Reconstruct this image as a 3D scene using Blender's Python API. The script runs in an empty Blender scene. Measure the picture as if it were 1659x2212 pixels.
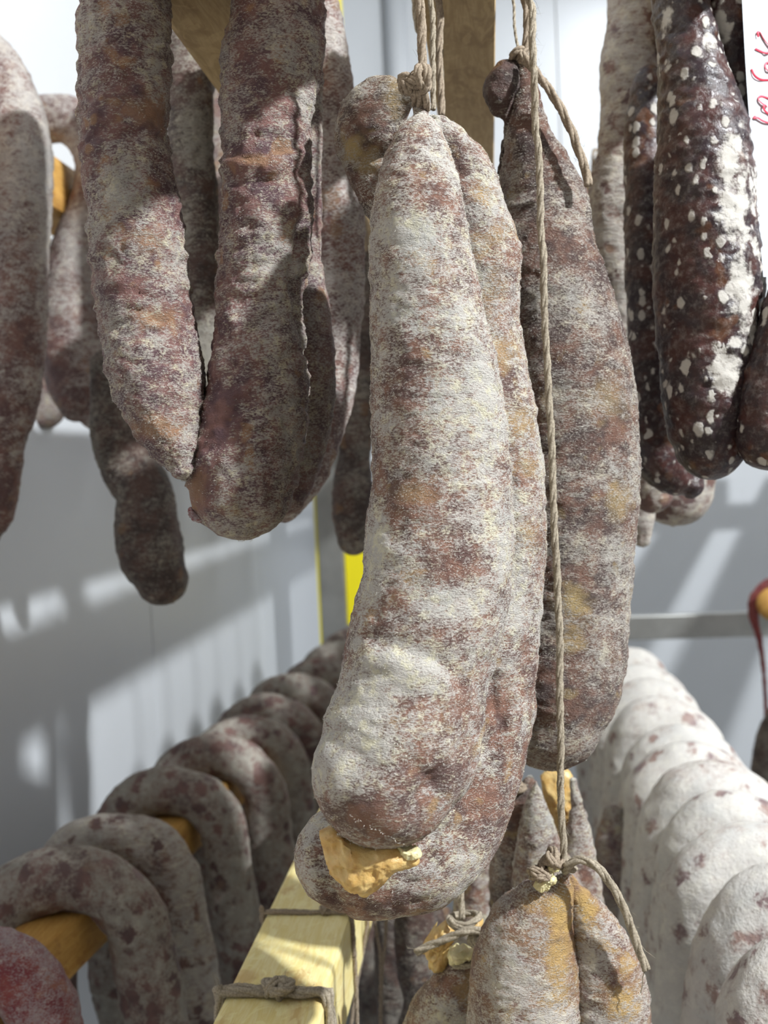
import bpy, math, random
import numpy as np
from mathutils import Vector, Matrix

# ------------------------------------------------------------------ camera, world, lights, exposure
SC = bpy.context.scene
COL = SC.collection
W, H, F = 1659.0, 2212.0, 2300.0          # photo size and focal length in pixels
CAMZ = 1.35
VPX, VPY, ROLL = 1060.0, 1000.0, 0.041    # where the rods converge, lean of the plumb lines
yc = np.array([VPX - W/2, H/2 - VPY, -F]); yc /= np.linalg.norm(yc)
zc = np.array([-ROLL, 1.0, 0.0]); zc -= zc.dot(yc)*yc; zc /= np.linalg.norm(zc)
xc = np.cross(yc, zc)
RWC = np.array([xc, yc, zc])              # camera -> world
CAMP = np.array([0.0, 0.0, CAMZ])
cam = bpy.data.cameras.new('camera')
cam.sensor_fit = 'VERTICAL'; cam.sensor_height = 36.0; cam.lens = 36.0*F/H
cam.dof.use_dof = True; cam.dof.focus_distance = 0.535; cam.dof.aperture_fstop = 10.0
cam.clip_start = 0.02
camo = bpy.data.objects.new('camera', cam); COL.objects.link(camo)
camo.matrix_world = Matrix.Translation(CAMP.tolist()) @ Matrix(RWC.tolist()).to_4x4()
SC.camera = camo

world = bpy.data.worlds.new('world'); SC.world = world; world.use_nodes = True
world.node_tree.nodes['Background'].inputs[0].default_value = (1.0, 0.965, 0.92, 1)
world.node_tree.nodes['Background'].inputs[1].default_value = 0.27

def area(name, loc, target, size, power, color, shape='DISK', sy=None):
    l = bpy.data.lights.new(name, 'AREA'); l.shape = shape; l.size = size
    if sy: l.size_y = sy
    l.energy = power; l.color = color
    o = bpy.data.objects.new(name, l); COL.objects.link(o); o.location = loc
    o.rotation_euler = (Vector(target) - Vector(loc)).to_track_quat('-Z', 'Y').to_euler()
    return o
KEY = (1.70, -0.30, CAMZ + 1.56)
area('ceiling_lamp_light', KEY, (-0.05, 0.9, CAMZ), 0.10, 165.0, (0.93, 0.97, 1.0))
area('fill_light', (0.6, 2.9, CAMZ + 1.5), (0.6, 2.9, 0), 0.5, 7.0, (0.96, 0.98, 1.0), 'RECTANGLE', 0.5)  # soft fill added for ambient light, no fixture belongs to it

SC.cycles.max_bounces = 4; SC.cycles.diffuse_bounces = 3; SC.cycles.glossy_bounces = 2
SC.view_settings.view_transform = 'Standard'
SC.view_settings.look = 'None'
SC.view_settings.exposure = 0.22
SC.view_settings.gamma = 1.0
SC.view_settings.use_curve_mapping = False

# ------------------------------------------------------------------ maths helpers
def PX(px, py, Y):
    """world point on the ray of photo pixel (px, py) at world depth Y"""
    d = RWC @ np.array([px - W/2, H/2 - py, -F])
    return CAMP + d*(Y/d[1])
def PIX(v):
    """project world points (n,3) to photo pixels"""
    c = (v - CAMP) @ RWC
    return W/2 - c[:, 0]/c[:, 2]*F, H/2 + c[:, 1]/c[:, 2]*F, -c[:, 2]
def MPP(p):
    return float(np.linalg.norm(p - CAMP))/F

def _hash(ix, iy, iz, seed):
    h = (ix*374761393 + iy*668265263 + iz*1274126177 + seed*974634541) & 0xFFFFFFFF
    h = ((h ^ (h >> 13))*1103515245) & 0xFFFFFFFF
    h = h ^ (h >> 16)
    return (h & 0xFFFF)/32767.5 - 1.0
def noise(p, freq, seed=0):
    q = np.asarray(p, float)*freq + 37.3
    i = np.floor(q).astype(np.int64); f = q - i
    f = f*f*f*(f*(f*6 - 15) + 10)
    r = 0.0
    for a in (0, 1):
        for b in (0, 1):
            for c in (0, 1):
                w = (f[..., 0] if a else 1 - f[..., 0])*(f[..., 1] if b else 1 - f[..., 1])*(f[..., 2] if c else 1 - f[..., 2])
                r = r + w*_hash(i[..., 0] + a, i[..., 1] + b, i[..., 2] + c, seed)
    return r
def fbm(p, freq, seed=0, octs=3):
    r = 0.0; a = 1.0
    for k in range(octs):
        r = r + a*noise(p, freq*2**k, seed + k*17); a *= 0.5
    return r
def catmull(pts, n):
    """pts (m,k) -> (n,k) evenly spaced on the first three columns"""
    pts = np.asarray(pts, float)
    if len(pts) == 2:
        t = np.linspace(0, 1, n)[:, None]; return pts[0]*(1 - t) + pts[1]*t
    P = np.vstack([2*pts[0] - pts[1], pts, 2*pts[-1] - pts[-2]])
    out = []
    for i in range(1, len(P) - 2):
        t = np.linspace(0, 1, 24, endpoint=False)[:, None]
        p0, p1, p2, p3 = P[i-1], P[i], P[i+1], P[i+2]
        out.append(0.5*(2*p1 + (p2 - p0)*t + (2*p0 - 5*p1 + 4*p2 - p3)*t**2 + (-p0 + 3*p1 - 3*p2 + p3)*t**3))
    out.append(P[-2][None])
    d = np.vstack(out)
    s = np.concatenate([[0], np.cumsum(np.linalg.norm(np.diff(d[:, :3], axis=0), axis=1))])
    u = np.linspace(0, s[-1], n)
    return np.stack([np.interp(u, s, d[:, k]) for k in range(d.shape[1])], 1)
def frames(P, up=None):
    T = np.gradient(P, axis=0); T /= np.linalg.norm(T, axis=1)[:, None] + 1e-12
    a = np.array([0, 1, 0.0]) if up is None else np.asarray(up, float)
    if abs(T[0].dot(a)) > 0.92: a = np.array([1.0, 0, 0])
    N = np.zeros_like(P)
    n = a - a.dot(T[0])*T[0]; n /= np.linalg.norm(n); N[0] = n
    for i in range(1, len(P)):
        n = N[i-1] - N[i-1].dot(T[i])*T[i]; N[i] = n/(np.linalg.norm(n) + 1e-12)
    return T, N, np.cross(T, N)
def sweep(P, R, nseg, flat=1.0, caps=(True, True), up=None):
    """closed tube: P (n,3), R (n,), flat = size along N over size along B. N starts along world Y (depth)."""
    P = np.asarray(P, float); R = np.asarray(R, float)
    if caps[0]:
        t = (P[0] - P[1]); t /= np.linalg.norm(t); th = np.linspace(math.pi/2*0.97, 0, 9)[:-1]
        P = np.vstack([P[0] + t*(R[0]*np.sin(th))[:, None], P]); R = np.concatenate([R[0]*np.cos(th), R])
    if caps[1]:
        t = (P[-1] - P[-2]); t /= np.linalg.norm(t); th = np.linspace(0, math.pi/2*0.97, 9)[1:]
        R0 = R[-1]; P = np.vstack([P, P[-1] + t*(R0*np.sin(th))[:, None]]); R = np.concatenate([R, R0*np.cos(th)])
    T, N, B = frames(P, up)
    a = np.linspace(0, 2*math.pi, nseg, endpoint=False)
    V = P[:, None, :] + R[:, None, None]*(flat*np.cos(a)[None, :, None]*N[:, None, :] + np.sin(a)[None, :, None]*B[:, None, :])
    n = len(P)
    nrm = V - P[:, None, :]; nrm /= np.linalg.norm(nrm, axis=2)[..., None] + 1e-12
    V = V.reshape(-1, 3); nrm = nrm.reshape(-1, 3)
    i = np.arange(n - 1)[:, None]*nseg; j = np.arange(nseg)[None, :]; j2 = (j + 1) % nseg
    quads = np.stack([i + j, i + nseg + j, i + nseg + j2, i + j2], -1).reshape(-1, 4)
    nv = len(V)
    V = np.vstack([V, P[0], P[-1]]); nrm = np.vstack([nrm, -T[0], T[-1]])
    k = np.arange(nseg); k2 = (k + 1) % nseg
    tris = np.vstack([np.stack([np.full(nseg, nv), k, k2], 1), np.stack([np.full(nseg, nv + 1), (n-1)*nseg + k2, (n-1)*nseg + k], 1)])
    return V, nrm, [quads, tris]

# ------------------------------------------------------------------ object helpers
def make_mesh(name, V, faces, attrs=None, smooth=True):
    me = bpy.data.meshes.new(name)
    V = np.asarray(V, np.float32)
    if not isinstance(faces, list) or (len(faces) and not isinstance(faces[0], np.ndarray)):
        me.from_pydata(V.tolist(), [], [tuple(int(x) for x in f) for f in faces])
    else:
        loops = np.concatenate([f.reshape(-1) for f in faces]).astype(np.int32)
        tot = np.concatenate([np.full(len(f), f.shape[1]) for f in faces]).astype(np.int32)
        start = np.concatenate([[0], np.cumsum(tot)[:-1]]).astype(np.int32)
        me.vertices.add(len(V)); me.vertices.foreach_set('co', V.ravel())
        me.loops.add(len(loops)); me.loops.foreach_set('vertex_index', loops)
        me.polygons.add(len(tot)); me.polygons.foreach_set('loop_start', start)
        try: me.polygons.foreach_set('loop_total', tot)
        except Exception: pass
        me.update(calc_edges=True)
    me.validate()
    if smooth:
        me.polygons.foreach_set('use_smooth', np.ones(len(me.polygons), dtype=bool))
    for k, v in (attrs or {}).items():
        at = me.attributes.new(k, 'FLOAT', 'POINT'); at.data.foreach_set('value', np.asarray(v, np.float32))
    return me
def tag(o, label=None, cat=None, group=None, kind=None):
    if label: o['label'] = label
    if cat: o['category'] = cat
    if group: o['group'] = group
    if kind: o['kind'] = kind
    return o
ORG = {}
def thing(name, label, cat, loc, group=None):
    o = bpy.data.objects.new(name, None); COL.objects.link(o); o.location = [float(x) for x in loc]
    o.empty_display_size = 0.02; ORG[o] = np.asarray(loc, float)
    return tag(o, label, cat, group)
def put(name, V, faces, mat, parent=None, attrs=None, smooth=True, loc=None):
    """one mesh object from world-space vertices; parts keep their thing's origin"""
    V = np.asarray(V, float)
    if parent is not None: org = ORG[parent]
    else: org = np.array([(V[:, 0].min() + V[:, 0].max())/2, (V[:, 1].min() + V[:, 1].max())/2, V[:, 2].min()]) if loc is None else np.asarray(loc, float)
    me = make_mesh(name, V - org, faces, attrs, smooth); me.materials.append(mat)
    o = bpy.data.objects.new(name, me); COL.objects.link(o)
    if parent is not None: o.parent = parent
    else: o.location = [float(x) for x in org]
    ORG[o] = org
    return o
def box_geo(x0, x1, y0, y1, z0, z1, bev=0.0):
    import bmesh
    bm = bmesh.new(); bmesh.ops.create_cube(bm, size=1.0)
    for v in bm.verts:
        v.co = Vector(((x0 + x1)/2 + v.co.x*(x1 - x0), (y0 + y1)/2 + v.co.y*(y1 - y0), (z0 + z1)/2 + v.co.z*(z1 - z0)))
    if bev > 0: bmesh.ops.bevel(bm, geom=bm.edges[:], offset=bev, segments=2, affect='EDGES', profile=0.6)
    bm.verts.ensure_lookup_table(); bm.faces.ensure_lookup_table()
    V = np.array([v.co[:] for v in bm.verts]); Fc = [[v.index for v in f.verts] for f in bm.faces]
    bm.free(); return V, Fc
def box(name, x0, x1, y0, y1, z0, z1, mat, parent=None, bev=0.0):
    V, Fc = box_geo(x0, x1, y0, y1, z0, z1, bev)
    return put(name, V, Fc, mat, parent, smooth=False)

# ------------------------------------------------------------------ materials
class NT:
    def __init__(s, name):
        s.m = bpy.data.materials.new(name); s.m.use_nodes = True
        s.t = s.m.node_tree; s.b = s.t.nodes['Principled BSDF']; s.n = 0
    def node(s, typ, **kw):
        n = s.t.nodes.new(typ)
        for k, v in kw.items(): setattr(n, k, v)
        return n
    def link(s, a, b): s.t.links.new(a, b)
    def setin(s, sock, v):
        if hasattr(v, 'is_linked') or isinstance(v, bpy.types.NodeSocket): s.link(v, sock)
        elif isinstance(v, (tuple, list)) and len(v) == 3 and sock.type == 'RGBA': sock.default_value = (*v, 1)
        else: sock.default_value = v
    def math(s, op, a, b=0.0, c=None, clamp=False):
        n = s.node('ShaderNodeMath', operation=op, use_clamp=clamp)
        s.setin(n.inputs[0], a); s.setin(n.inputs[1], b)
        if c is not None: s.setin(n.inputs[2], c)
        return n.outputs[0]
    def noise(s, vec, w, scale, detail=3.0, rough=0.55, dist=0.0):
        n = s.node('ShaderNodeTexNoise', noise_dimensions='3D')
        if w:
            o = s.node('ShaderNodeVectorMath', operation='ADD'); s.link(vec, o.inputs[0]); o.inputs[1].default_value = (w*0.37, w*0.71, w*0.53); vec = o.outputs[0]
        s.link(vec, n.inputs['Vector'])
        n.inputs['Scale'].default_value = scale; n.inputs['Detail'].default_value = detail
        n.inputs['Roughness'].default_value = rough; n.inputs['Distortion'].default_value = dist
        return n.outputs['Fac']
    def smooth(s, v, lo, hi):
        n = s.node('ShaderNodeMapRange', interpolation_type='SMOOTHSTEP')
        s.setin(n.inputs[0], v); n.inputs[1].default_value = lo; n.inputs[2].default_value = hi
        return n.outputs[0]
    def mix(s, f, a, b):
        n = s.node('ShaderNodeMix', data_type='RGBA')
        s.setin(n.inputs[0], f); s.setin(n.inputs[6], a); s.setin(n.inputs[7], b)
        return n.outputs[2]
    def coords(s, stretch=(1, 1, 1)):
        tc = s.node('ShaderNodeTexCoord'); mp = s.node('ShaderNodeMapping')
        s.link(tc.outputs['Object'], mp.inputs['Vector']); mp.inputs['Scale'].default_value = stretch
        oi = s.node('ShaderNodeObjectInfo')
        of = s.node('ShaderNodeVectorMath', operation='MULTIPLY_ADD'); s.link(oi.outputs['Random'], of.inputs[0]); of.inputs[1].default_value = (7.0, 11.0, 5.0); s.link(mp.outputs[0], of.inputs[2])
        return of.outputs[0], 0.0
    def attr(s, name):
        a = s.node('ShaderNodeAttribute'); a.attribute_name = name; return a.outputs['Fac']
    def bump(s, h, strength, dist):
        n = s.node('ShaderNodeBump'); n.inputs['Strength'].default_value = strength; n.inputs['Distance'].default_value = dist
        s.link(h, n.inputs['Height']); s.link(n.outputs[0], s.b.inputs['Normal'])

def mat_sausage(name, meat1, meat2, fat, mould, cream, cover, fatcut=0.62, scale=1.0, sharp=0.10, fine=1.0, stretch=2.2,
                sss=0.0, meat_rough=0.42, big=0.60, mid=0.52, vspot=None):
    t = NT(name)
    v, w = t.coords(); vs, _ = t.coords((1, 1, stretch))
    meat = t.mix(t.smooth(t.noise(v, w, 75*scale, 2), 0.38, 0.62), meat1, meat2)
    fm = t.smooth(t.noise(v, w + 7.3, 52*scale, 2, 0.5), fatcut, fatcut + 0.07)
    fm = t.math('MAXIMUM', t.math('MULTIPLY', fm, 0.55), t.attr('fat'))
    meat = t.mix(fm, meat, fat)
    nb = t.noise(v, w + 3.1, 30*scale, 3, 0.6)
    nm = t.noise(vs, w + 11.7, 170*scale, 4, 0.66)
    nf = t.noise(vs, w + 17.9, 620*scale, 3, 0.70)
    m = t.math('MULTIPLY', t.math('SUBTRACT', nb, 0.5), big*2)
    m = t.math('ADD', m, t.math('MULTIPLY', t.math('SUBTRACT', nm, 0.5), mid*2))
    m = t.math('ADD', m, t.math('MULTIPLY', t.math('SUBTRACT', nf, 0.5), 1.7*fine))
    m = t.math('ADD', m, t.math('MULTIPLY', t.attr('mould'), 0.36))
    m = t.math('SUBTRACT', m, t.math('MULTIPLY', t.attr('bare'), 0.42))
    m = t.math('SUBTRACT', m, t.math('MULTIPLY', fm, 0.12))
    if vspot:
        dn = t.node('ShaderNodeTexNoise', noise_dimensions='3D'); t.link(v, dn.inputs['Vector']); dn.inputs['Scale'].default_value = vspot[0]*1.6; dn.inputs['Detail'].default_value = 6; dn.inputs['Roughness'].default_value = 0.7
        wv = t.node('ShaderNodeVectorMath', operation='MULTIPLY_ADD'); t.link(dn.outputs['Color'], wv.inputs[0]); wv.inputs[1].default_value = (1.5/vspot[0],)*3; t.link(v, wv.inputs[2])
        vo = t.node('ShaderNodeTexVoronoi'); t.link(wv.outputs[0], vo.inputs['Vector']); vo.inputs['Scale'].default_value = vspot[0]
        rn = t.node('ShaderNodeSeparateColor'); t.link(vo.outputs['Color'], rn.inputs[0])
        sp = t.smooth(t.math('SUBTRACT', t.math('MULTIPLY', t.math('POWER', rn.outputs[0], vspot[2]), vspot[1]), vo.outputs['Distance']), -0.20, 0.26)
        m = t.math('SUBTRACT', m, t.math('MULTIPLY', sp, 0.55))
    mm = t.smooth(m, -cover - sharp*1.3, -cover + sharp*2.0)
    thick = t.smooth(m, -cover, -cover + 0.42)
    mc = t.mix(t.smooth(t.noise(v, w + 23.0, 150*scale, 3, 0.7), 0.46, 0.66), mould, cream)
    mc = t.mix(t.math('MULTIPLY', t.smooth(t.noise(v, w + 29.0, 45*scale, 3), 0.5, 0.7), 0.45), mc, tuple(c*k for c, k in zip(mould, (0.80, 0.86, 0.90))))
    mc = t.mix(t.math('MULTIPLY', thick, 0.6), t.mix(0.35, mc, meat2), mc)
    col = t.mix(t.math('MULTIPLY', mm, t.math('ADD', 0.68, t.math('MULTIPLY', thick, 0.30))), meat, mc)
    t.link(col, t.b.inputs['Base Color'])
    rg = t.math('ADD', meat_rough, t.math('MULTIPLY', mm, 0.9 - meat_rough)); t.link(rg, t.b.inputs['Roughness'])
    t.b.inputs['Specular IOR Level'].default_value = 0.35
    h = t.math('ADD', t.math('MULTIPLY', nf, 1.1*fine), t.math('MULTIPLY', nm, 0.9))
    t.bump(h, 0.9, 0.0018)
    return t.m
def mat_spotted(name):
    t = NT(name); v, w = t.coords(); vs, _ = t.coords((1, 1, 0.75))
    meat = t.mix(t.smooth(t.noise(v, w, 60, 3), 0.4, 0.65), (0.026, 0.015, 0.018), (0.060, 0.022, 0.018))
    meat = t.mix(t.smooth(t.noise(v, w + 5.0, 48, 2), 0.62, 0.7), meat, (0.10, 0.042, 0.022))
    d = t.node('ShaderNodeTexNoise', noise_dimensions='3D'); t.link(v, d.inputs['Vector']); d.inputs['Scale'].default_value = 220
    wv = t.node('ShaderNodeVectorMath', operation='MULTIPLY_ADD'); t.link(d.outputs['Color'], wv.inputs[0]); wv.inputs[1].default_value = (0.0035,)*3; t.link(vs, wv.inputs[2])
    vo = t.node('ShaderNodeTexVoronoi'); t.link(wv.outputs[0], vo.inputs['Vector']); vo.inputs['Scale'].default_value = 140
    rnd = t.node('ShaderNodeSeparateColor'); t.link(vo.outputs['Color'], rnd.inputs[0])
    rad = t.math('MULTIPLY', t.math('POWER', rnd.outputs[0], 1.2), 0.58)
    sp = t.smooth(t.math('SUBTRACT', rad, vo.outputs['Distance']), -0.02, 0.16)
    bigm = t.smooth(t.math('ADD', t.math('SUBTRACT', t.noise(v, w + 9.0, 70, 4, 0.62), 0.68), t.math('SUBTRACT', t.math('MULTIPLY', t.attr('mould'), 0.36), t.math('MULTIPLY', t.attr('bare'), 0.5))), -0.03, 0.17)
    haze = t.math('MULTIPLY', t.smooth(t.noise(v, w + 2.0, 240, 6, 0.7), 0.45, 0.8), 0.30)
    mm = t.math('MAXIMUM', t.math('MAXIMUM', t.math('MULTIPLY', sp, 0.9), bigm), haze)
    mc = t.mix(t.noise(v, w + 31.0, 160, 5, 0.7), (0.42, 0.39, 0.36), (0.56, 0.53, 0.47))
    t.link(t.mix(mm, meat, mc), t.b.inputs['Base Color'])
    t.link(t.math('ADD', 0.36, t.math('MULTIPLY', mm, 0.5)), t.b.inputs['Roughness'])
    t.b.inputs['Specular IOR Level'].default_value = 0.4
    t.bump(t.math('ADD', mm, t.math('MULTIPLY', t.noise(v, w, 500, 3), 0.5)), 0.6, 0.0012)
    return t.m
def mat_fat(name, c1, c2, c3):
    t = NT(name); v, w = t.coords()
    c = t.mix(t.smooth(t.noise(v, w, 140, 4), 0.35, 0.65), c1, c2)
    c = t.mix(t.math('MULTIPLY', t.smooth(t.noise(v, w + 4.0, 420, 4, 0.7), 0.55, 0.75), 0.6), c, c3)
    t.link(c, t.b.inputs['Base Color']); t.b.inputs['Roughness'].default_value = 0.38
    t.b.inputs['Subsurface Weight'].default_value = 0.3; t.b.inputs['Subsurface Radius'].default_value = (1, .6, .25); t.b.inputs['Subsurface Scale'].default_value = 0.004
    t.bump(t.noise(v, w, 260, 4), 0.6, 0.0015); return t.m
def mat_wood(name, c1, c2, knot, rough=0.6):
    t = NT(name); v, w = t.coords((1, 0.10, 1)); v2, _ = t.coords((1, 0.5, 1))
    g = t.noise(v, w, 260, 5, 0.65, 1.2); b = t.noise(v2, w + 5.0, 30, 4, 0.6, 1.0)
    c = t.mix(t.smooth(g, 0.35, 0.7), c1, c2)
    c = t.mix(t.math('MULTIPLY', t.smooth(b, 0.52, 0.66), 0.65), c, knot)
    c = t.mix(t.math('MULTIPLY', t.smooth(t.noise(v2, w + 15.0, 55, 3, 0.5, 2.0), 0.56, 0.64), 0.45), c, tuple(min(0.92, x*1.15) for x in c2))
    t.link(c, t.b.inputs['Base Color']); t.b.inputs['Roughness'].default_value = rough
    t.bump(g, 0.4, 0.0008); return t.m
def mat_plain(name, col, rough, metal=0.0, var=0.06, scale=6.0, bump=0.0):
    t = NT(name); v, w = t.coords()
    n = t.noise(v, w, scale, 4)
    t.link(t.mix(t.smooth(n, 0.3, 0.7), tuple(c*(1 - var) for c in col), tuple(min(1, c*(1 + var)) for c in col)), t.b.inputs['Base Color'])
    t.b.inputs['Roughness'].default_value = rough; t.b.inputs['Metallic'].default_value = metal
    if bump: t.bump(t.noise(v, w, 300, 3), bump, 0.001)
    return t.m
def mat_twine(name, c1, c2):
    t = NT(name); v, w = t.coords(); c = t.mix(t.smooth(t.noise(v, w, 900, 4), 0.3, 0.7), c1, c2)
    t.link(c, t.b.inputs['Base Color']); t.b.inputs['Roughness'].default_value = 0.85
    t.bump(t.noise(v, w, 2500, 2), 0.5, 0.0004); return t.m

GREY = (0.50, 0.475, 0.46); CREAM = (0.66, 0.61, 0.46)
M = {}
M['hero'] = mat_sausage('mouldy_casing', (0.12, 0.066, 0.056), (0.24, 0.122, 0.084), (0.42, 0.28, 0.13), (0.55, 0.535, 0.49), (0.70, 0.67, 0.50), 0.12, sharp=0.09, sss=0.06)
M['tear'] = mat_sausage('brown_mouldy_casing', (0.080, 0.050, 0.044), (0.17, 0.088, 0.062), (0.40, 0.29, 0.13), (0.44, 0.42, 0.375), (0.57, 0.53, 0.42), 0.02, sharp=0.09, sss=0.05)
M['left'] = mat_sausage('dull_mouldy_casing', (0.115, 0.062, 0.070), (0.21, 0.105, 0.092), (0.40, 0.23, 0.11), (0.47, 0.45, 0.40), (0.62, 0.58, 0.42), 0.05, sharp=0.08, sss=0.05)
M['leftback'] = mat_sausage('blotched_casing', (0.13, 0.070, 0.066), (0.21, 0.105, 0.085), (0.34, 0.21, 0.12), (0.54, 0.51, 0.47), (0.66, 0.62, 0.54), 0.10, scale=0.7, sharp=0.07)
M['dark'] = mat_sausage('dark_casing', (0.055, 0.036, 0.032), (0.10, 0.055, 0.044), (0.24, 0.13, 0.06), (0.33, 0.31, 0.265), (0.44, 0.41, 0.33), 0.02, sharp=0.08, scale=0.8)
M['loop'] = mat_sausage('grey_loop_casing', (0.11, 0.066, 0.062), (0.18, 0.10, 0.085), (0.24, 0.16, 0.11), (0.33, 0.315, 0.27), (0.43, 0.41, 0.345), 0.22, scale=0.60, sharp=0.10, fine=0.45, stretch=1.0, big=0.46, mid=0.6, vspot=(62, 0.58, 1.3))
M['white'] = mat_sausage('white_loop_casing', (0.22, 0.155, 0.155), (0.32, 0.22, 0.19), (0.42, 0.32, 0.23), (0.62, 0.605, 0.565), (0.69, 0.675, 0.61), 0.37, scale=0.62, sharp=0.08, fine=0.40, stretch=1.0, big=0.46, mid=0.52, vspot=(55, 0.54, 2.2))
M['pale'] = mat_sausage('pale_mould_casing', (0.11, 0.065, 0.060), (0.17, 0.095, 0.075), (0.30, 0.20, 0.13), (0.44, 0.415, 0.37), (0.54, 0.50, 0.41), 0.22, scale=0.62, sharp=0.08, fine=0.4, big=0.5, mid=0.55, vspot=(55, 0.55, 1.4))
M['red'] = mat_sausage('red_casing', (0.24, 0.045, 0.055), (0.32, 0.08, 0.07), (0.42, 0.2, 0.12), (0.46, 0.40, 0.41), (0.60, 0.55, 0.53), 0.10)
M['yellow'] = mat_sausage('yellow_casing', (0.16, 0.085, 0.075), (0.28, 0.16, 0.095), (0.56, 0.37, 0.13), (0.54, 0.51, 0.47), (0.68, 0.64, 0.53), 0.12, fatcut=0.60, sharp=0.09, sss=0.06)
M['spot'] = mat_spotted('dark_spotted_casing')
M['fat'] = mat_fat('dried_fat', (0.55, 0.34, 0.11), (0.62, 0.44, 0.18), (0.34, 0.17, 0.06))
M['palefat'] = mat_fat('pale_fat', (0.62, 0.55, 0.30), (0.70, 0.62, 0.36), (0.5, 0.36, 0.15))
M['board'] = mat_wood('pale_pine', (0.76, 0.62, 0.24), (0.84, 0.74, 0.40), (0.55, 0.34, 0.12))
M['beam'] = mat_wood('beech_beam', (0.40, 0.27, 0.12), (0.52, 0.37, 0.185), (0.28, 0.17, 0.07))
M['rod'] = mat_wood('orange_rod', (0.52, 0.27, 0.06), (0.62, 0.36, 0.10), (0.32, 0.13, 0.035))
M['wall'] = mat_plain('white_panel', (0.64, 0.66, 0.685), 0.35, var=0.01)
M['joint'] = mat_plain('joint_sealant', (0.80, 0.76, 0.66), 0.6)
M['floor'] = mat_plain('grey_floor', (0.33, 0.34, 0.35), 0.55, var=0.15, scale=12)
M['steel'] = mat_plain('brushed_steel', (0.40, 0.40, 0.38), 0.38, 0.85, var=0.12, scale=14)
M['yellowpaint'] = mat_plain('yellow_paint', (0.86, 0.74, 0.01), 0.45, var=0.03)
M['twine'] = mat_twine('jute_twine', (0.20, 0.150, 0.105), (0.36, 0.29, 0.21))
M['twinelight'] = mat_twine('pale_jute_twine', (0.22, 0.180, 0.128), (0.40, 0.345, 0.26))
M['fuzz'] = mat_plain('mould_threads', (0.66, 0.63, 0.56), 0.9, var=0.12, scale=200)
M['paper'] = mat_plain('white_paper', (0.52, 0.54, 0.57), 0.7, var=0.01)
M['ink'] = mat_plain('red_ink', (0.78, 0.045, 0.09), 0.5)

# ------------------------------------------------------------------ shape builders
RNG = np.random.default_rng(7)
def tube_geo(P, R, nseg, ds, lump=0.05, lfreq=1.0, wrinkle=0.0006, flat=1.0, caps=(True, True), seed=0, up=None):
    pts = np.column_stack([P, R]); L = np.linalg.norm(np.diff(np.asarray(P), axis=0), axis=1).sum()
    d = catmull(pts, max(12, int(L/ds))); d[:, 3] = np.maximum(d[:, 3], 0.0004)
    V, N, Fc = sweep(d[:, :3], d[:, 3], nseg, flat, caps, up)
    rm = float(np.median(R)); fr = lfreq/(rm*1.9)
    disp = rm*lump*fbm(V, fr, seed, 3)
    if wrinkle:
        q = V*np.array([1, 1, 1.9])
        disp = disp + wrinkle*(fbm(q, 190, seed + 5, 3) + 1.3*noise(q, 95, seed + 15))
    # the thin ends keep their shape
    rv = np.repeat(np.concatenate([np.full((len(V) - 2)//nseg - len(d), 0.0)]), nseg) if False else None
    V = V + N*disp[:, None]
    return V, N, Fc
def px_path(pts, Y=None):
    """[(px,py,halfwidth_px[,Y])] -> world points, radii"""
    P, R = [], []
    for p in pts:
        y = p[3] if len(p) > 3 else Y
        w = PX(p[0], p[1], y); P.append(w); R.append(p[2]*MPP(w))
    return np.array(P), np.array(R)
def paint(V, spots, N=None):
    """pigment patches: (px, py, rx, ry, kind, strength) turned into vertex attributes where they lie on the skin"""
    at = {}
    if not spots: return at
    x, y, _ = PIX(V)
    wob = 1 + 0.5*fbm(V, 170, 91, 4)
    for (sx, sy, rx, ry, kind, st) in spots:
        d = np.sqrt(((x - sx)/rx)**2 + ((y - sy)/ry)**2)*wob
        f = np.clip((1.5 - d)/1.2, 0, 1); f = f*f*(3 - 2*f)*st
        if kind not in at: at[kind] = np.zeros(len(V))
        at[kind] = np.maximum(at[kind], f)
    return at
def dent(V, N, strokes):
    """press grooves (depth > 0) or ridges (depth < 0) into the skin along strokes given over the photo: (points, radius_px, depth_m)"""
    x, y, _ = PIX(V); front = np.clip(((CAMP - V)*N).sum(1)/0.5*2.0, 0, 1)
    for pts, r, dep in strokes:
        d = np.full(len(V), 1e9)
        for (ax, ay), (bx, by) in zip(pts[:-1], pts[1:]):
            t = np.clip(((x - ax)*(bx - ax) + (y - ay)*(by - ay))/((bx - ax)**2 + (by - ay)**2), 0, 1)
            d = np.minimum(d, np.hypot(x - ax - t*(bx - ax), y - ay - t*(by - ay)))
        V = V - N*(front*dep*np.exp(-(d*(1 + 0.25*noise(V, 180, 5))/r)**2))[:, None]
    return V
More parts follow.
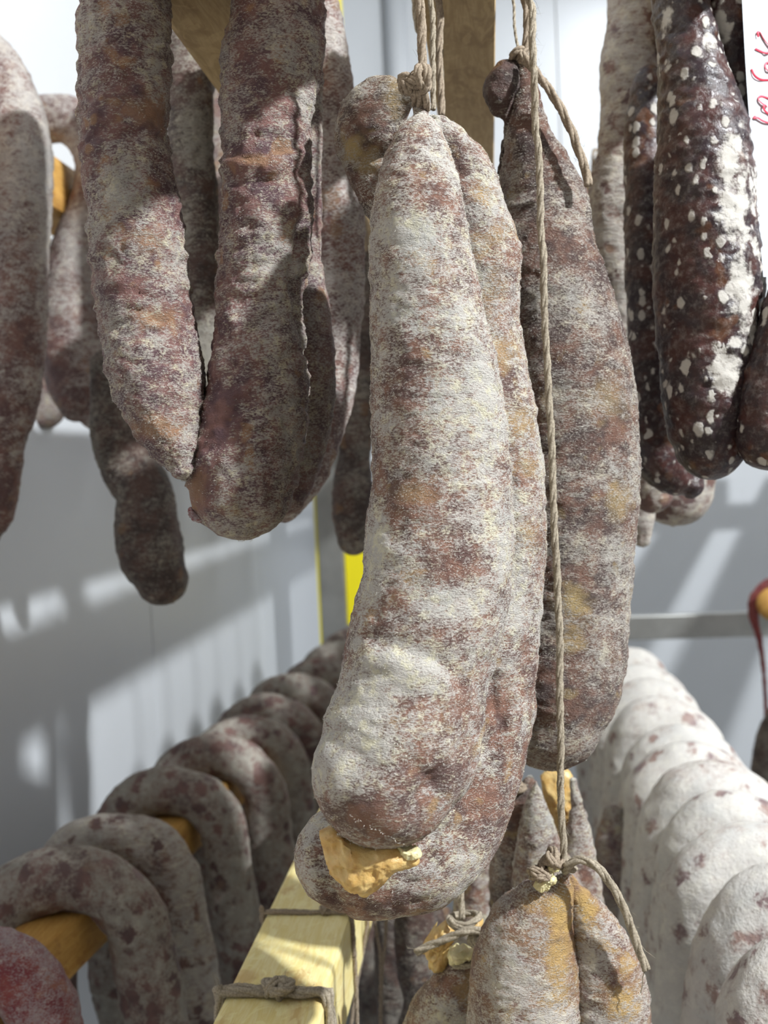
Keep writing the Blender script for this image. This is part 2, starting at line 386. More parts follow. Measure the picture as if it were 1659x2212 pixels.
def fuzz_geo(V, N, n, seed, lmin=0.0004, lmax=0.0014, wid=0.00007, mask=0.0):
    r = np.random.default_rng(seed)
    k = r.integers(0, len(V) - 2, n*3)
    m = fbm(V[k], 70, seed + 3, 3) + 0.8*fbm(V[k]*np.array([1, 1, 2]), 260, seed + 9, 2)
    k = k[m > mask][:n]; n = len(k)
    p = V[k] + r.normal(0, 0.0005, (n, 3)); nn = N[k]
    p = p - nn*((p - V[k])*nn).sum(1)[:, None] - nn*0.0001
    t = r.normal(0, 1, (n, 3)); t -= nn*(t*nn).sum(1)[:, None]; t /= np.linalg.norm(t, axis=1)[:, None] + 1e-9
    t[:, 2] *= 0.6
    L = r.uniform(lmin, lmax, n)[:, None]
    s = np.cross(nn, t); s /= np.linalg.norm(s, axis=1)[:, None] + 1e-9
    lift = r.uniform(0.25, 0.7, n)[:, None]
    b = r.normal(0, 0.35, (n, 1))
    mid = p + L*0.5*(t + nn*lift); tip = p + L*(t + s*b + nn*lift*0.7)
    w = wid*r.uniform(0.7, 1.5, n)[:, None]
    vv = np.stack([p - s*w, p + s*w, mid + s*w*0.8, mid - s*w*0.8, tip], 1).reshape(-1, 3)
    i = np.arange(n)*5
    return vv, [np.stack([i, i + 1, i + 2, i + 3], 1), np.stack([i + 3, i + 2, i + 4], 1)]

def sausage(name, label, pts, mat, Y=None, group=None, cat='sausage', parent=None, nseg=64, ds=0.0022, lump=0.06, lfreq=1.0,
            wrinkle=0.0006, flat=1.0, caps=(True, True), seed=0, spots=None, fuzz=0, fuzz_mask=0.0, world=False, up=None, dents=None):
    P, R = (np.array([p[:3] for p in pts]), np.array([p[3] for p in pts])) if world else px_path(pts, Y)
    V, N, Fc = tube_geo(P, R, nseg, ds, lump, lfreq, wrinkle, flat, caps, seed, up)
    if dents: V = dent(V, N, dents)
    at = paint(V, spots)
    own = parent is None
    if own and fuzz:
        c = V.mean(0); parent = thing(name, label, cat, (c[0], c[1], V[:, 2].min()), group)
        o = put('casing', V, Fc, mat, parent, at)
    elif own:
        o = put(name, V, Fc, mat, None, at); tag(o, label, cat, group)
    else:
        o = put(name, V, Fc, mat, parent, at)
    if fuzz:
        fv, ff = fuzz_geo(V, N, fuzz, seed + 50, mask=fuzz_mask)
        f = put('mould_fuzz', fv, ff, M['fuzz'], o, smooth=False); f['kind'] = 'stuff'
    return parent if (own and fuzz) else o

def twine_geo(pts, r, strands=3, pitch=None, seed=0, fib=0.0, nseg=7, wob=0.12):
    """twisted yarn along world points; fib = loose fibres per metre"""
    pts = np.asarray(pts, float); L = np.linalg.norm(np.diff(pts, axis=0), axis=1).sum()
    pitch = pitch or r*17
    n = max(16, int(L/(r*0.55))); d = catmull(pts, n)
    d = d + wob*r*np.stack([noise(d, 1/(r*9), seed + k) for k in range(3)], 1)
    T, N, B = frames(d, up=(0.3, 1, 0.1))
    s = np.linspace(0, L, n)
    VV, FF, off = [], [], 0
    for k in range(strands):
        a = 2*math.pi*s/pitch + 2*math.pi*k/strands
        c = d + (r*0.44)*(np.cos(a)[:, None]*N + np.sin(a)[:, None]*B)
        rr = np.full(n, r*0.60)*(1 + 0.12*noise(c, 1/(r*4), seed + 20 + k))
        v, nn, f = sweep(c, rr, nseg, 1.0, (False, False), (0.3, 1, 0.1))
        v = v + nn*(r*0.10*noise(v, 1/(r*0.45), seed + 40))[:, None]
        VV.append(v); FF.append([x + off for x in f]); off += len(v)
    quads = [f[0] for f in FF]; tris = [f[1] for f in FF]
    if fib:
        rg = np.random.default_rng(seed + 5); nf = int(fib*L)
        for _ in range(nf):
            i = rg.integers(1, n - 1); u = rg.normal(0, 1, 3); u /= np.linalg.norm(u)
            l = rg.uniform(1.0, 4.5)*r; p0 = d[i] + u*r*0.7; p1 = p0 + (u*0.6 + T[i]*rg.choice([-1, 1]))*l*0.5; p2 = p1 + (u*0.3 + T[i]*rg.normal(0, .6) + rg.normal(0, .4, 3))*l*0.6
            q = np.cross(u, T[i]); q /= np.linalg.norm(q) + 1e-9; w = r*0.035
            VV.append(np.array([p0 - q*w, p0 + q*w, p1 + q*w, p1 - q*w, p2])); quads.append(np.array([[off, off+1, off+2, off+3]])); tris.append(np.array([[off+3, off+2, off+4]])); off += 5
    return np.vstack(VV), [np.vstack(quads), np.vstack(tris)]
def twine(name, pts, r, parent=None, mat=None, **kw):
    V, Fc = twine_geo(pts, r, **kw)
    return put(name, V, Fc, mat or M['twine'], parent)
def pxs(pts, Y=None):
    return [PX(p[0], p[1], p[2] if len(p) > 2 else Y) for p in pts]
def ring_pts(c, ax, rx, ry, n=14, turns=1.0, rise=0.0, ph=0.0):
    ax = np.asarray(ax, float); ax /= np.linalg.norm(ax)
    u = np.cross(ax, [0.13, 1, 0.21]); u /= np.linalg.norm(u); v = np.cross(ax, u)
    a = np.linspace(0, 2*math.pi*turns, int(n*turns) + 1) + ph
    return [np.asarray(c) + u*rx*math.cos(t) + v*ry*math.sin(t) + ax*rise*(t - ph)/(2*math.pi) for t in a]
def knot(name, c, size, r, parent, loops=5, seed=0, mat=None):
    """a lump of crossing twine turns"""
    rg = np.random.default_rng(seed); pts = []
    for k in range(loops):
        ax = rg.normal(0, 1, 3); ax[1] *= 0.5
        pts += ring_pts(np.asarray(c) + rg.normal(0, size*0.16, 3), ax, size*rg.uniform(0.5, 0.85), size*rg.uniform(0.5, 0.85), 10, 1.0, 0, rg.uniform(0, 6))
    V, Fc = twine_geo(pts, r, seed=seed, fib=120, wob=0.2)
    return put(name, V, Fc, mat or M['twine'], parent)
def blob(name, outline, Y, depth, mat, parent=None, seed=0, lump=0.25, rings=14, back=0.5):
    """lumpy pad: closed pixel outline at depth Y, domed towards the viewer and, less, away"""
    o = np.array([PX(x, y, Y) for x, y in outline]); o = np.vstack([o, o[:1]])
    o = catmull(np.column_stack([o, np.zeros(len(o))]), 97)[:-1, :3]
    c = o.mean(0); n = len(o); VV = []
    for side, dd in ((-1, depth), (1, depth*back)):
        for k in range(rings):
            u = (k + 1)/rings if side < 0 else 1 - (k + 1)/rings
            if side > 0 and k == rings - 1: break
            v = c + (o - c)*u; v = v + np.array([0, side*dd*math.sqrt(max(0, 1 - u**2.6)), 0]); VV.append(v)
    V = np.vstack(VV); m = len(VV)
    top = c + np.array([0, -depth, 0]); bot = c + np.array([0, depth*back, 0])
    V = np.vstack([V, top, bot]); quads = []
    j = np.arange(n); j2 = (j + 1) % n
    for k in range(m - 1): quads.append(np.stack([k*n + j, (k+1)*n + j, (k+1)*n + j2, k*n + j2], 1))
    tris = np.vstack([np.stack([np.full(n, m*n), j, j2], 1), np.stack([np.full(n, m*n + 1), (m-1)*n + j2, (m-1)*n + j], 1)])
    d = depth*lump*(fbm(V, 1/(depth*1.1), seed, 2) + 1.1*np.abs(fbm(V, 1/(depth*0.55), seed + 3, 3)))
    V = V + np.column_stack([d*0.5, d, d*0.6])
    return put(name, V, [np.vstack(quads), tris], mat, parent)

# ------------------------------------------------------------------ the room
XL, YB, XR, ZC = -0.56, 3.45, 2.3, CAMZ + 1.64
def structure(o): o['kind'] = 'structure'; return o
structure(box('floor', XL - 0.1, XR + 0.1, -1.6, YB + 0.1, -0.05, 0.0, M['floor']))
structure(box('ceiling', XL - 0.1, XR + 0.1, -1.6, YB + 0.1, ZC, ZC + 0.05, M['wall']))
wl = structure(box('wall_left', XL - 0.08, XL - 0.012, -1.6, YB, 0, ZC, M['joint']))
j0, pw = 1.68, 0.82
k = -4
while j0 + k*pw < YB:
    y0, y1 = max(-1.6, j0 + k*pw), min(YB, j0 + (k + 1)*pw)
    if y1 > y0 + 0.02: box('wall_panel', XL - 0.013, XL, y0 + 0.0016, y1 - 0.0016, 0, ZC, M['wall'], wl, 0.0012)
    k += 1
wb = structure(box('wall_back', XL - 0.08, XR + 0.08, YB + 0.012, YB + 0.08, 0, ZC, M['joint']))
for k in range(4):
    x0 = XL + k*0.82; box('wall_panel', x0 + 0.0016, min(x0 + 0.8184, XR), YB, YB + 0.013, 0, ZC, M['wall'], wb, 0.0012)
structure(box('wall_right', XR, XR + 0.08, -1.6, YB, 0, ZC, M['wall']))
# rounded conduit running up the back wall beside the corner
pc = PX(858, 100, YB - 0.03)
V, N, Fc = sweep(np.array([[pc[0], YB - 0.03, 0.0], [pc[0], YB - 0.03, ZC/2], [pc[0], YB - 0.03, ZC]]), np.full(3, 0.032), 24, 1.0, (False, False))
structure(put('trim_1', V, Fc, M['wall']))

# ceiling lamp housing round the key light
lamp = thing('ceiling_lamp', 'round white ceiling lamp above the curing racks', 'lamp', (KEY[0], KEY[1], KEY[2] + 0.02))
V, N, Fc = sweep(np.array([[KEY[0], KEY[1], KEY[2] + 0.012], [KEY[0], KEY[1], KEY[2] + 0.04], [KEY[0], KEY[1], ZC]]), np.array([0.07, 0.075, 0.06]), 32, 1, (False, False))
put('housing', V, Fc, M['wall'], lamp)

# ------------------------------------------------------------------ the steel rack that carries the rods
YR = 2.44
rack = thing('curing_rack', 'stainless steel curing rack with a yellow-edged upright', 'rack', (0.2, YR, 0))
ua, ub, uc = PX(690, 1250, YR)[0], PX(745, 1250, YR)[0], PX(783, 1250, YR)[0]
box('upright', ua, ub, YR, YR + 0.05, 0, ZC, M['steel'], rack, 0.003)
box('yellow_guard', ub + 0.0005, uc + 0.008, YR + 0.01, YR + 0.05, CAMZ - 0.62, ZC, M['yellowpaint'], rack, 0.002)
box('yellow_reflection', ua - 0.006, ua - 0.0003, YR + 0.004, YR + 0.05, 0, ZC, M['yellowpaint'], rack, 0.001)  # thin yellow strip standing in for a reflection along the upright
zt, zb = PX(1500, 1327, YR)[2], PX(1500, 1380, YR)[2]
box('rail', ub, 1.55, YR + 0.001, YR + 0.03, zb, zt, M['steel'], rack, 0.003)
ZU = CAMZ + 0.285                                          # underside of the upper beams
box('rail', ub, 1.55, YR + 0.001, YR + 0.03, ZU - 0.05, ZU, M['steel'], rack, 0.003)
box('upright', 1.50, 1.55, YR + 0.03, YR + 0.07, 0, ZC, M['steel'], rack, 0.003)
for x in (-0.58, 1.50):
    box('upright', x, x + 0.05, -0.60, -0.55, 0, ZC, M['steel'], rack, 0.003)
for z0 in (zb, ZU - 0.05):
    box('rail', -0.53, 1.50, -0.59, -0.56, z0, z0 + 0.05, M['steel'], rack, 0.003)
box('rail', -0.58, ua, YR + 0.031, YR + 0.05, ZU - 0.05, ZU, M['steel'], rack, 0.003)

def beam(name, label, cx, w, z0, h, mat, y0=-0.58, y1=YR + 0.03, cx2=None, group='wooden rods of the rack', bev=0.004):
    V, Fc = box_geo(-w/2, w/2, 0, 1, z0, z0 + h, bev)
    cx2 = cx if cx2 is None else cx2
    t = np.clip(V[:, 1], 0, 1)
    V[:, 0] += cx + (cx2 - cx)*t
    V[:, 1] = y0 + V[:, 1]*(y1 - y0)
    return tag(put(name, V, Fc, mat, smooth=False), label, 'rod', group)
beam('wooden_beam', 'brown square beam overhead from which the central sausages hang', -0.0085, 0.047, ZU, 0.048, M['beam'])
beam('wooden_beam', 'shaded brown beam overhead between the two big left sausages', -0.150, 0.06, ZU - 0.018, 0.05, M['beam'])
beam('wooden_beam', 'orange beam at upper left carrying the sausages by the wall', -0.47, 0.06, ZU, 0.06, M['rod'], bev=0.012)
beam('wooden_beam', 'beam beyond the right edge that shades the back wall', 0.95, 0.09, ZU, 0.06, M['beam'])
beam('wooden_beam', 'outermost beam beyond the right edge of the rack', 1.14, 0.12, ZU, 0.06, M['beam'])
beam('wooden_beam', 'beam above the dark white-spotted sausages at upper right', 0.165, 0.05, ZU + 0.020, 0.06, M['beam'], y0=0.60)
box('hanger', .160, .170, .61, .62, ZU + .0802, ZC, M['steel'], rack)

def rodline(a, b):   # rod axis: two points -> function of Y
    return lambda y: a + (b - a)*((y - a[1])/(b[1] - a[1]))
LROD = rodline(np.array([-0.377, 0.85, CAMZ - 0.383]), np.array([-0.275, 2.03, CAMZ - 0.383]))
RROD = rodline(np.array([0.200, 0.70, CAMZ - 0.393]), np.array([0.200, 2.0, CAMZ - 0.393]))
def rod(name, label, line, w, mat, y0=-0.58, y1=YR - 0.001):
    a, b = line(y0), line(y1)
    V, Fc = box_geo(-w/2, w/2, 0, 1, -w/2, w/2, w*0.16)
    t = np.clip(V[:, 1], 0, 1)[:, None]
    V = np.column_stack([V[:, 0], np.zeros(len(V)), V[:, 2]]) + a + (b - a)*t
    return tag(put(name, V, Fc, mat, smooth=False), label, 'rod', 'wooden rods of the rack')
rod('wooden_rod', 'orange wooden rod under the row of grey looped sausages at lower left', LROD, 0.046, M['rod'])
rod('wooden_rod', 'orange wooden rod under the row of white looped sausages at lower right', RROD, 0.050, M['rod'])
# the pale board at the bottom
bx0, bx1 = -0.176, -0.1135; bz1 = CAMZ - 0.3195; bz0 = CAMZ - 0.381
V, Fc = box_geo(bx0, bx1, -0.58, YR - 0.001, bz0, bz1, 0.005)
board = tag(put('wooden_board', V, Fc, M['board'], smooth=False), 'pale yellow pine board with twine tied round it at the bottom', 'board', None)

# ------------------------------------------------------------------ the central sausage (hero)
G1 = 'large mouldy sausages tied with twine'
hp = PX(800, 1985, 0.55)
hero = thing('hanging_sausage', 'large grey-moulded folded sausage hanging in front at the centre', 'sausage', hp, G1)
A = [(911, 228, 15, .55), (909, 262, 22, .545), (907, 300, 52, .54), (903, 380, 80, .535), (903, 480, 97, .53), (910, 570, 106, .53), (920, 660, 117, .53), (936, 780, 134, .53), (945, 900, 145, .53),
     (954, 1040, 150, .528), (950, 1150, 158, .525), (943, 1250, 160, .52), (924, 1350, 163, .515), (900, 1450, 160, .51), (884, 1530, 160, .505), (858, 1610, 166, .50), (828, 1672, 152, .495)]
B = [(932, 262, 10, .56), (960, 300, 34, .575), (990, 370, 66, .585), (1008, 460, 84, .59), (1022, 560, 95, .592), (1026, 680, 98, .595), (1026, 800, 112, .595), (1038, 920, 121, .595),
     (1044, 1050, 125, .595), (1048, 1150, 126, .592), (1040, 1280, 124, .588), (1030, 1400, 125, .584), (1022, 1520, 128, .58), (1000, 1620, 130, .572), (955, 1730, 138, .562), (885, 1810, 142, .55),
     (800, 1850, 128, .54), (752, 1852, 112, .535)]
heroA_sp = [(925, 572, 28, 22, 'fat', .7), (895, 1065, 48, 30, 'fat', .45), (890, 1068, 60, 40, 'bare', .6), (985, 1235, 42, 36, 'bare', .8), (870, 860, 60, 40, 'bare', .3), (895, 935, 60, 30, 'bare', .5),
            (805, 1755, 70, 34, 'bare', .75), (890, 1660, 70, 40, 'bare', .5), (960, 850, 80, 60, 'mould', .4), (880, 1450, 120, 60, 'mould', .95), (790, 1500, 60, 80, 'mould', .8), (960, 1370, 60, 30, 'bare', .4), (960, 1310, 90, 60, 'mould', .5),
            (720, 1660, 60, 70, 'mould', .7), (850, 1590, 110, 60, 'mould', .6), (960, 1590, 50, 50, 'mould', .4), (900, 500, 70, 40, 'mould', .6), (850, 660, 40, 70, 'mould', .7), (840, 548, 26, 22, 'bare', .8), (1050, 900, 40, 160, 'mould', .4), (820, 1150, 20, 120, 'mould', .5), (1000, 1500, 30, 50, 'bare', .4)]
heroB_sp = [(1042, 420, 26, 28, 'fat', 1.0), (1085, 760, 34, 38, 'fat', .7), (1125, 915, 30, 36, 'fat', .8), (1142, 1010, 26, 26, 'fat', .7), (1135, 1150, 26, 30, 'fat', .7), (1060, 620, 30, 60, 'fat', .5),
            (1080, 1560, 40, 50, 'bare', .7), (1040, 1720, 50, 40, 'bare', .6), (930, 1820, 40, 50, 'bare', .5), (790, 1950, 140, 30, 'bare', .8), (900, 1780, 50, 30, 'mould', .9), (1010, 1660, 60, 60, 'mould', .5), (1110, 1250, 30, 120, 'mould', .5), (985, 330, 30, 60, 'bare', .8), (670, 1790, 20, 30, 'mould', .9)]
sausage('front_lobe', None, A, M['hero'], parent=hero, nseg=150, ds=0.0013, lump=0.05, wrinkle=0.0005, seed=1, spots=heroA_sp, dents=[([(805, 1375), (880, 1402), (950, 1430), (1010, 1480)], 20, .0022), ([(800, 1420), (880, 1440), (960, 1475)], 26, -.0014), ([(1060, 1440), (1052, 1560), (1000, 1650), (900, 1740)], 30, .004), ([(830, 1180), (850, 1210), (870, 1200)], 14, -.0008), ([(800, 1290), (815, 1330)], 14, .0010), ([(820, 1010), (835, 1140)], 12, .0008), ([(690, 1620), (740, 1660), (720, 1720)], 30, -.002), ([(880, 1640), (950, 1700)], 30, .0025)], fuzz=60000, fuzz_mask=-0.1)
sausage('rear_lobe', None, B, M['hero'], parent=hero, nseg=130, ds=0.0015, lump=0.07, wrinkle=0.0006, seed=2, spots=heroB_sp, dents=[([(1062, 1470), (1075, 1550)], 12, .003), ([(1100, 1500), (1088, 1580), (1060, 1640)], 12, .0028), ([(1040, 1620), (1100, 1560)], 12, .0025), ([(1000, 1690), (950, 1770), (930, 1850)], 16, .0028), ([(1060, 1680), (1000, 1790), (960, 1880)], 16, .002), ([(698, 1790), (690, 1850), (714, 1910), (730, 1955)], 13, .005), ([(1105, 980), (1110, 1250)], 14, .002), ([(1128, 640), (1120, 700)], 20, .002), ([(1150, 1400), (1120, 1480)], 16, .002)], fuzz=45000, fuzz_mask=0.0)
sausage('tail_knob', None, [(880, 205, 26, .565), (840, 225, 62, .57), (805, 262, 80, .575), (788, 310, 68, .58), (795, 365, 50, .582), (812, 425, 34, .584), (830, 480, 26, .585)], M['tear'], parent=hero, nseg=96, ds=0.0015,
        lump=0.10, seed=3, flat=0.75, spots=[(860, 200, 30, 40, 'fat', .6), (760, 320, 26, 30, 'fat', .9), (795, 350, 30, 26, 'fat', .6), (800, 250, 50, 60, 'bare', .5), (770, 200, 40, 25, 'mould', .7), (790, 400, 30, 20, 'mould', .3)], fuzz=9000, fuzz_mask=0.35)
blob('fat_plug', [(688, 1797), (722, 1793), (760, 1812), (800, 1822), (850, 1820), (893, 1838), (908, 1862), (880, 1876), (850, 1888), (828, 1912), (792, 1936), (752, 1922), (714, 1892), (700, 1850)], 0.487, 0.010, M['fat'], hero, 5, 0.16, 22, back=1.2)['label'] = 'yellow-brown lump of dried fat'
blob('fat_plug', [(852, 1822), (880, 1832), (902, 1836), (910, 1852), (890, 1856), (868, 1846)], 0.484, 0.005, M['palefat'], hero, 6, 0.18, back=1.0)
TW = 0.0023
def to_beam(p, side):
    """from a point straight up past the side of the central beam and over its top"""
    xe = -0.032 - 0.0035 if side < 0 else 0.015 + 0.0035
    return [np.array([xe, p[1], ZU + 0.0]), np.array([xe, p[1], ZU + 0.043]), np.array([xe*0.7, p[1], ZU + 0.0510]), np.array([-xe*0.3, p[1], ZU + 0.0512])]
hk = PX(905, 195, .545)
p0 = PX(910, 215, .54)
twine('hanging_twine', [p0, PX(913, 170, .54), PX(911, 90, .54), PX(905, 0, .54)] + to_beam(p0, -1), TW*1.05, hero, fib=700, seed=3)
knot('knot', PX(912, 168, .535), 0.0066, TW, hero, 5, 11)
knot('knot', PX(882, 180, .537), 0.0056, TW, hero, 4, 12)
for k, (x, y0, y1) in enumerate([(893, 175, 225), (905, 170, 232), (918, 170, 236), (899, 160, 215)]):
    twine('twine_wrap', [PX(x - 8, y0, .543), PX(x, (y0+y1)/2, .537), PX(x + 3, y1, .546)], TW*0.85, hero, fib=500, seed=20 + k)
p1 = PX(936, 238, .60)
twine('twine_strand', [p1, PX(935, 120, .60), PX(930, 0, .60)] + to_beam(p1, -1), TW*0.72, hero, M['twinelight'], fib=300, seed=31)
p1 = PX(954, 250, .64)
twine('twine_strand', [p1, PX(953, 215, .64), PX(949, 120, .64), PX(946, 0, .64)] + to_beam(p1, -1), TW*0.95, hero, fib=300, seed=32)

# ------------------------------------------------------------------ the tear-shaped sausage on the right
tear = thing('hanging_sausage', 'tear-shaped brown mouldy sausage hanging behind the long twine', 'sausage', PX(1180, 1675, .64), G1)
C = [(1130, 135, 12, .64), (1136, 180, 20, .64), (1139, 240, 30, .64), (1142, 300, 46, .64), (1156, 370, 72, .645), (1168, 440, 96, .65), (1176, 520, 102, .65), (1188, 600, 114, .65), (1206, 700, 126, .65), (1220, 800, 136, .65),
     (1230, 900, 140, .65), (1234, 1000, 142, .65), (1232, 1100, 141, .648), (1228, 1200, 138, .646), (1226, 1300, 135, .645), (1220, 1400, 130, .642), (1208, 1480, 124, .64), (1190, 1550, 110, .64)]
C_sp = [(1240, 1298, 30, 34, 'fat', 1.0), (1240, 1380, 30, 34, 'fat', .7), (1338, 1080, 30, 40, 'fat', .6), (1310, 860, 40, 40, 'fat', .4), (1140, 250, 45, 120, 'bare', 1.0), (1180, 520, 60, 25, 'bare', .7), (1240, 800, 60, 60, 'bare', .3),
        (1270, 1180, 90, 40, 'mould', .7), (1110, 420, 20, 70, 'mould', .5), (1250, 620, 50, 60, 'mould', .3), (1310, 950, 30, 60, 'bare', .5), (1290, 1420, 40, 80, 'mould', .3)]
sausage('casing', None, C, M['tear'], parent=tear, nseg=140, ds=0.0015, lump=0.035, seed=8, spots=C_sp, fuzz=45000, fuzz_mask=0.05)
sausage('tail_knob', None, [(1118, 135, 12, .64), (1098, 160, 32, .64), (1084, 195, 38, .64), (1086, 228, 28, .64), (1098, 262, 10, .64), (1088, 320, 5, .645), (1076, 380, 5, .65)], M['dark'], parent=tear, nseg=64, ds=0.0012, lump=0.10, seed=9, spots=[(1085, 190, 60, 80, 'bare', .8)])
p0 = PX(1128, 140, .635)
knot('knot', PX(1128, 122, .637), 0.0050, TW*0.95, tear, 4, 14)
twine('hanging_twine', [p0, PX(1137, 90, .635), PX(1133, 0, .635)] + to_beam(p0, 1), TW, tear, fib=500, seed=41)
twine('twine_strand', [PX(1122, 120, .645), PX(1112, 60, .65), PX(1108, 0, .655)] + to_beam(PX(1108, 0, .655), 1), TW*0.4, tear, M['twinelight'], fib=300, seed=42)
twine('loose_twine_end', pxs([(1135, 128, .63), (1165, 165, .622), (1196, 208, .62), (1228, 268, .62), (1250, 325, .62), (1266, 370, .62), (1271, 402, .62)]), TW*1.15, tear, fib=700, seed=43)

# ------------------------------------------------------------------ the sausages tied lower down
low = thing('hanging_sausage', 'yellow-seamed double sausage tied to the long twine at the bottom', 'sausage', PX(1215, 2330, .590), G1)
E1 = [(1222, 1888, 9, .590), (1208, 1925, 36, .592), (1176, 1965, 70, .595), (1150, 2020, 96, .598), (1140, 2090, 108, .600), (1134, 2180, 112, .600), (1132, 2300, 112, .600), (1140, 2400, 90, .600)]
E2 = [(1226, 1888, 8, .592), (1244, 1930, 24, .596), (1266, 1980, 44, .600), (1288, 2040, 62, .602), (1302, 2110, 76, .604), (1308, 2200, 84, .606), (1310, 2300, 84, .606), (1300, 2400, 70, .606)]
seam = [(1212, 1960, 30, 60, 'fat', .9), (1208, 2060, 32, 60, 'fat', .75), (1200, 2160, 34, 70, 'fat', .7), (1165, 1945, 40, 22, 'fat', .5), (1212, 2040, 34, 120, 'bare', .45), (1215, 1930, 40, 50, 'bare', 1.0), (1110, 2020, 40, 22, 'bare', .6),
        (1090, 2070, 40, 40, 'mould', .4), (1100, 2150, 50, 40, 'mould', .3), (1300, 2080, 40, 40, 'mould', .6), (1350, 2170, 30, 50, 'fat', .8), (1320, 2140, 40, 50, 'bare', .6), (1262, 1965, 26, 50, 'fat', .9), (1262, 1940, 30, 40, 'bare', .9), (1190, 2205, 60, 30, 'mould', .5)]
sausage('left_lobe', None, E1, M['yellow'], parent=low, nseg=130, ds=0.0014, lump=0.05, seed=21, spots=seam, fuzz=26000, fuzz_mask=0.15)
sausage('right_lobe', None, E2, M['yellow'], parent=low, nseg=120, ds=0.0014, lump=0.06, seed=22, spots=seam, fuzz=20000, fuzz_mask=0.1)
p0 = PX(1218, 1880, .585)
LT = [p0, PX(1216, 1800, .585), PX(1211, 1600, .590), PX(1207, 1350, .595), PX(1196, 1100, .598), PX(1186, 850, .600), PX(1172, 560, .600), PX(1160, 300, .600), PX(1150, 100, .595), PX(1143, 0, .600)]
twine('hanging_twine', LT + to_beam(LT[-1], 1), TW*0.92, low, M['twinelight'], fib=2600, seed=51, wob=0.3)
knot('knot', PX(1196, 1856, .583), 0.0062, TW*0.95, low, 5, 15)
knot('knot', PX(1164, 1888, .581), 0.0064, TW*0.8, low, 5, 16)
knot('knot', PX(1228, 1868, .586), 0.0040, TW*0.9, low, 3, 17, M['twinelight'])
for k, (x, y, s) in enumerate([(1172, 1912, 17), (1188, 1902, 14), (1197, 1874, 13), (1184, 1888, 12), (1162, 1888, 12)]):
    blob('fat_bead', [(x + s*math.cos(a)*1.15, y + s*math.sin(a)*0.85) for a in np.linspace(0, 6.28, 9)[:-1]], .581, s*0.0002, M['palefat'], low, 60 + k, 0.25, 6, 1.0)
twine('loose_twine_end', pxs([(1222, 1872, .580), (1250, 1858, .578), (1280, 1866, .576), (1310, 1895, .575), (1340, 1945, .575), (1366, 2010, .575), (1384, 2062, .575), (1397, 2094, .575)]), TW*1.05, low, M['twinelight'], fib=700, seed=52)
twine('loose_twine_end', pxs([(1392, 2088, .575), (1389, 2115, .575), (1385, 2145, .575)]), TW*0.22, low, M['twinelight'], strands=1, fib=200, seed=53)

lowb = thing('hanging_sausage', 'pink-grey sausage with a yellow knotted tail at the bottom edge', 'sausage', PX(975, 2330, 0.655), G1)
sausage('casing', None, [(1008, 2082, 22, 0.655), (1000, 2105, 36, 0.655), (990, 2150, 66, 0.657), (982, 2200, 90, 0.660), (978, 2280, 104, 0.665), (980, 2380, 90, 0.665)], M['hero'], parent=lowb, nseg=110, ds=0.0015, seed=25,
        spots=[(960, 2130, 40, 30, 'bare', .6), (1020, 2150, 26, 60, 'fat', .7), (1015, 2120, 26, 30, 'bare', .5)], fuzz=16000, fuzz_mask=0.1)
blob('casing_tail', [(962, 1992), (975, 2000), (985, 2020), (975, 2045), (970, 2080), (955, 2110), (938, 2096), (912, 2070), (908, 2050), (925, 2022), (945, 2005)], 0.660, 0.008, M['fat'], lowb, 27, 0.4)
blob('casing_tail', [(1020, 1984), (1036, 1986), (1042, 2002), (1040, 2020), (1022, 2014)], 0.659, 0.006, M['fat'], lowb, 28, 0.3)
blob('fat_bead', [(968, 2050), (985, 2044), (1010, 2052), (1036, 2050), (1034, 2078), (1004, 2078), (978, 2080), (966, 2066)], 0.649, 0.010, M['palefat'], lowb, 29, 0.25)
p0 = PX(998, 1985, 0.650)
twine('hanging_twine', [p0, PX(995, 1930, 0.653), PX(991, 1870, 0.660), PX(985, 1800, 0.695), PX(978, 1600, 0.715), PX(960, 1100, 0.715), PX(955, 500, 0.715), PX(946, 60, 0.715)] + to_beam(p0 + np.array([0, .06, 0]), -1), TW*0.95, lowb, M['twinelight'], fib=500, seed=61)
twine('twine_wrap', pxs([(972, 1986, 0.647), (985, 1996, 0.643), (1005, 1998, 0.641), (1025, 1990, 0.643), (1036, 1980, 0.647), (1030, 1974, 0.655), (1000, 1974, 0.659), (976, 1980, 0.655), (972, 1990, 0.647), (990, 2004, 0.642), (1020, 2000, 0.643)]), TW*0.95, lowb, M['twinelight'], fib=500, seed=62)
twine('loose_twine_end', pxs([(898, 2056, 0.643), (930, 2042, 0.641), (965, 2028, 0.639), (1000, 2014, 0.637), (1035, 2010, 0.638), (1056, 2020, 0.641)]), TW*1.1, lowb, M['twinelight'], fib=800, seed=63)
knot('knot', PX(1030, 2034, 0.641), 0.0052, TW*0.85, lowb, 4, 18, M['twinelight'])
twine('twine_wrap', pxs([(978, 2086, 0.649), (1000, 2088, 0.645), (1030, 2080, 0.645), (1042, 2074, 0.649)]), TW*0.8, lowb, M['twinelight'], fib=500, seed=64)

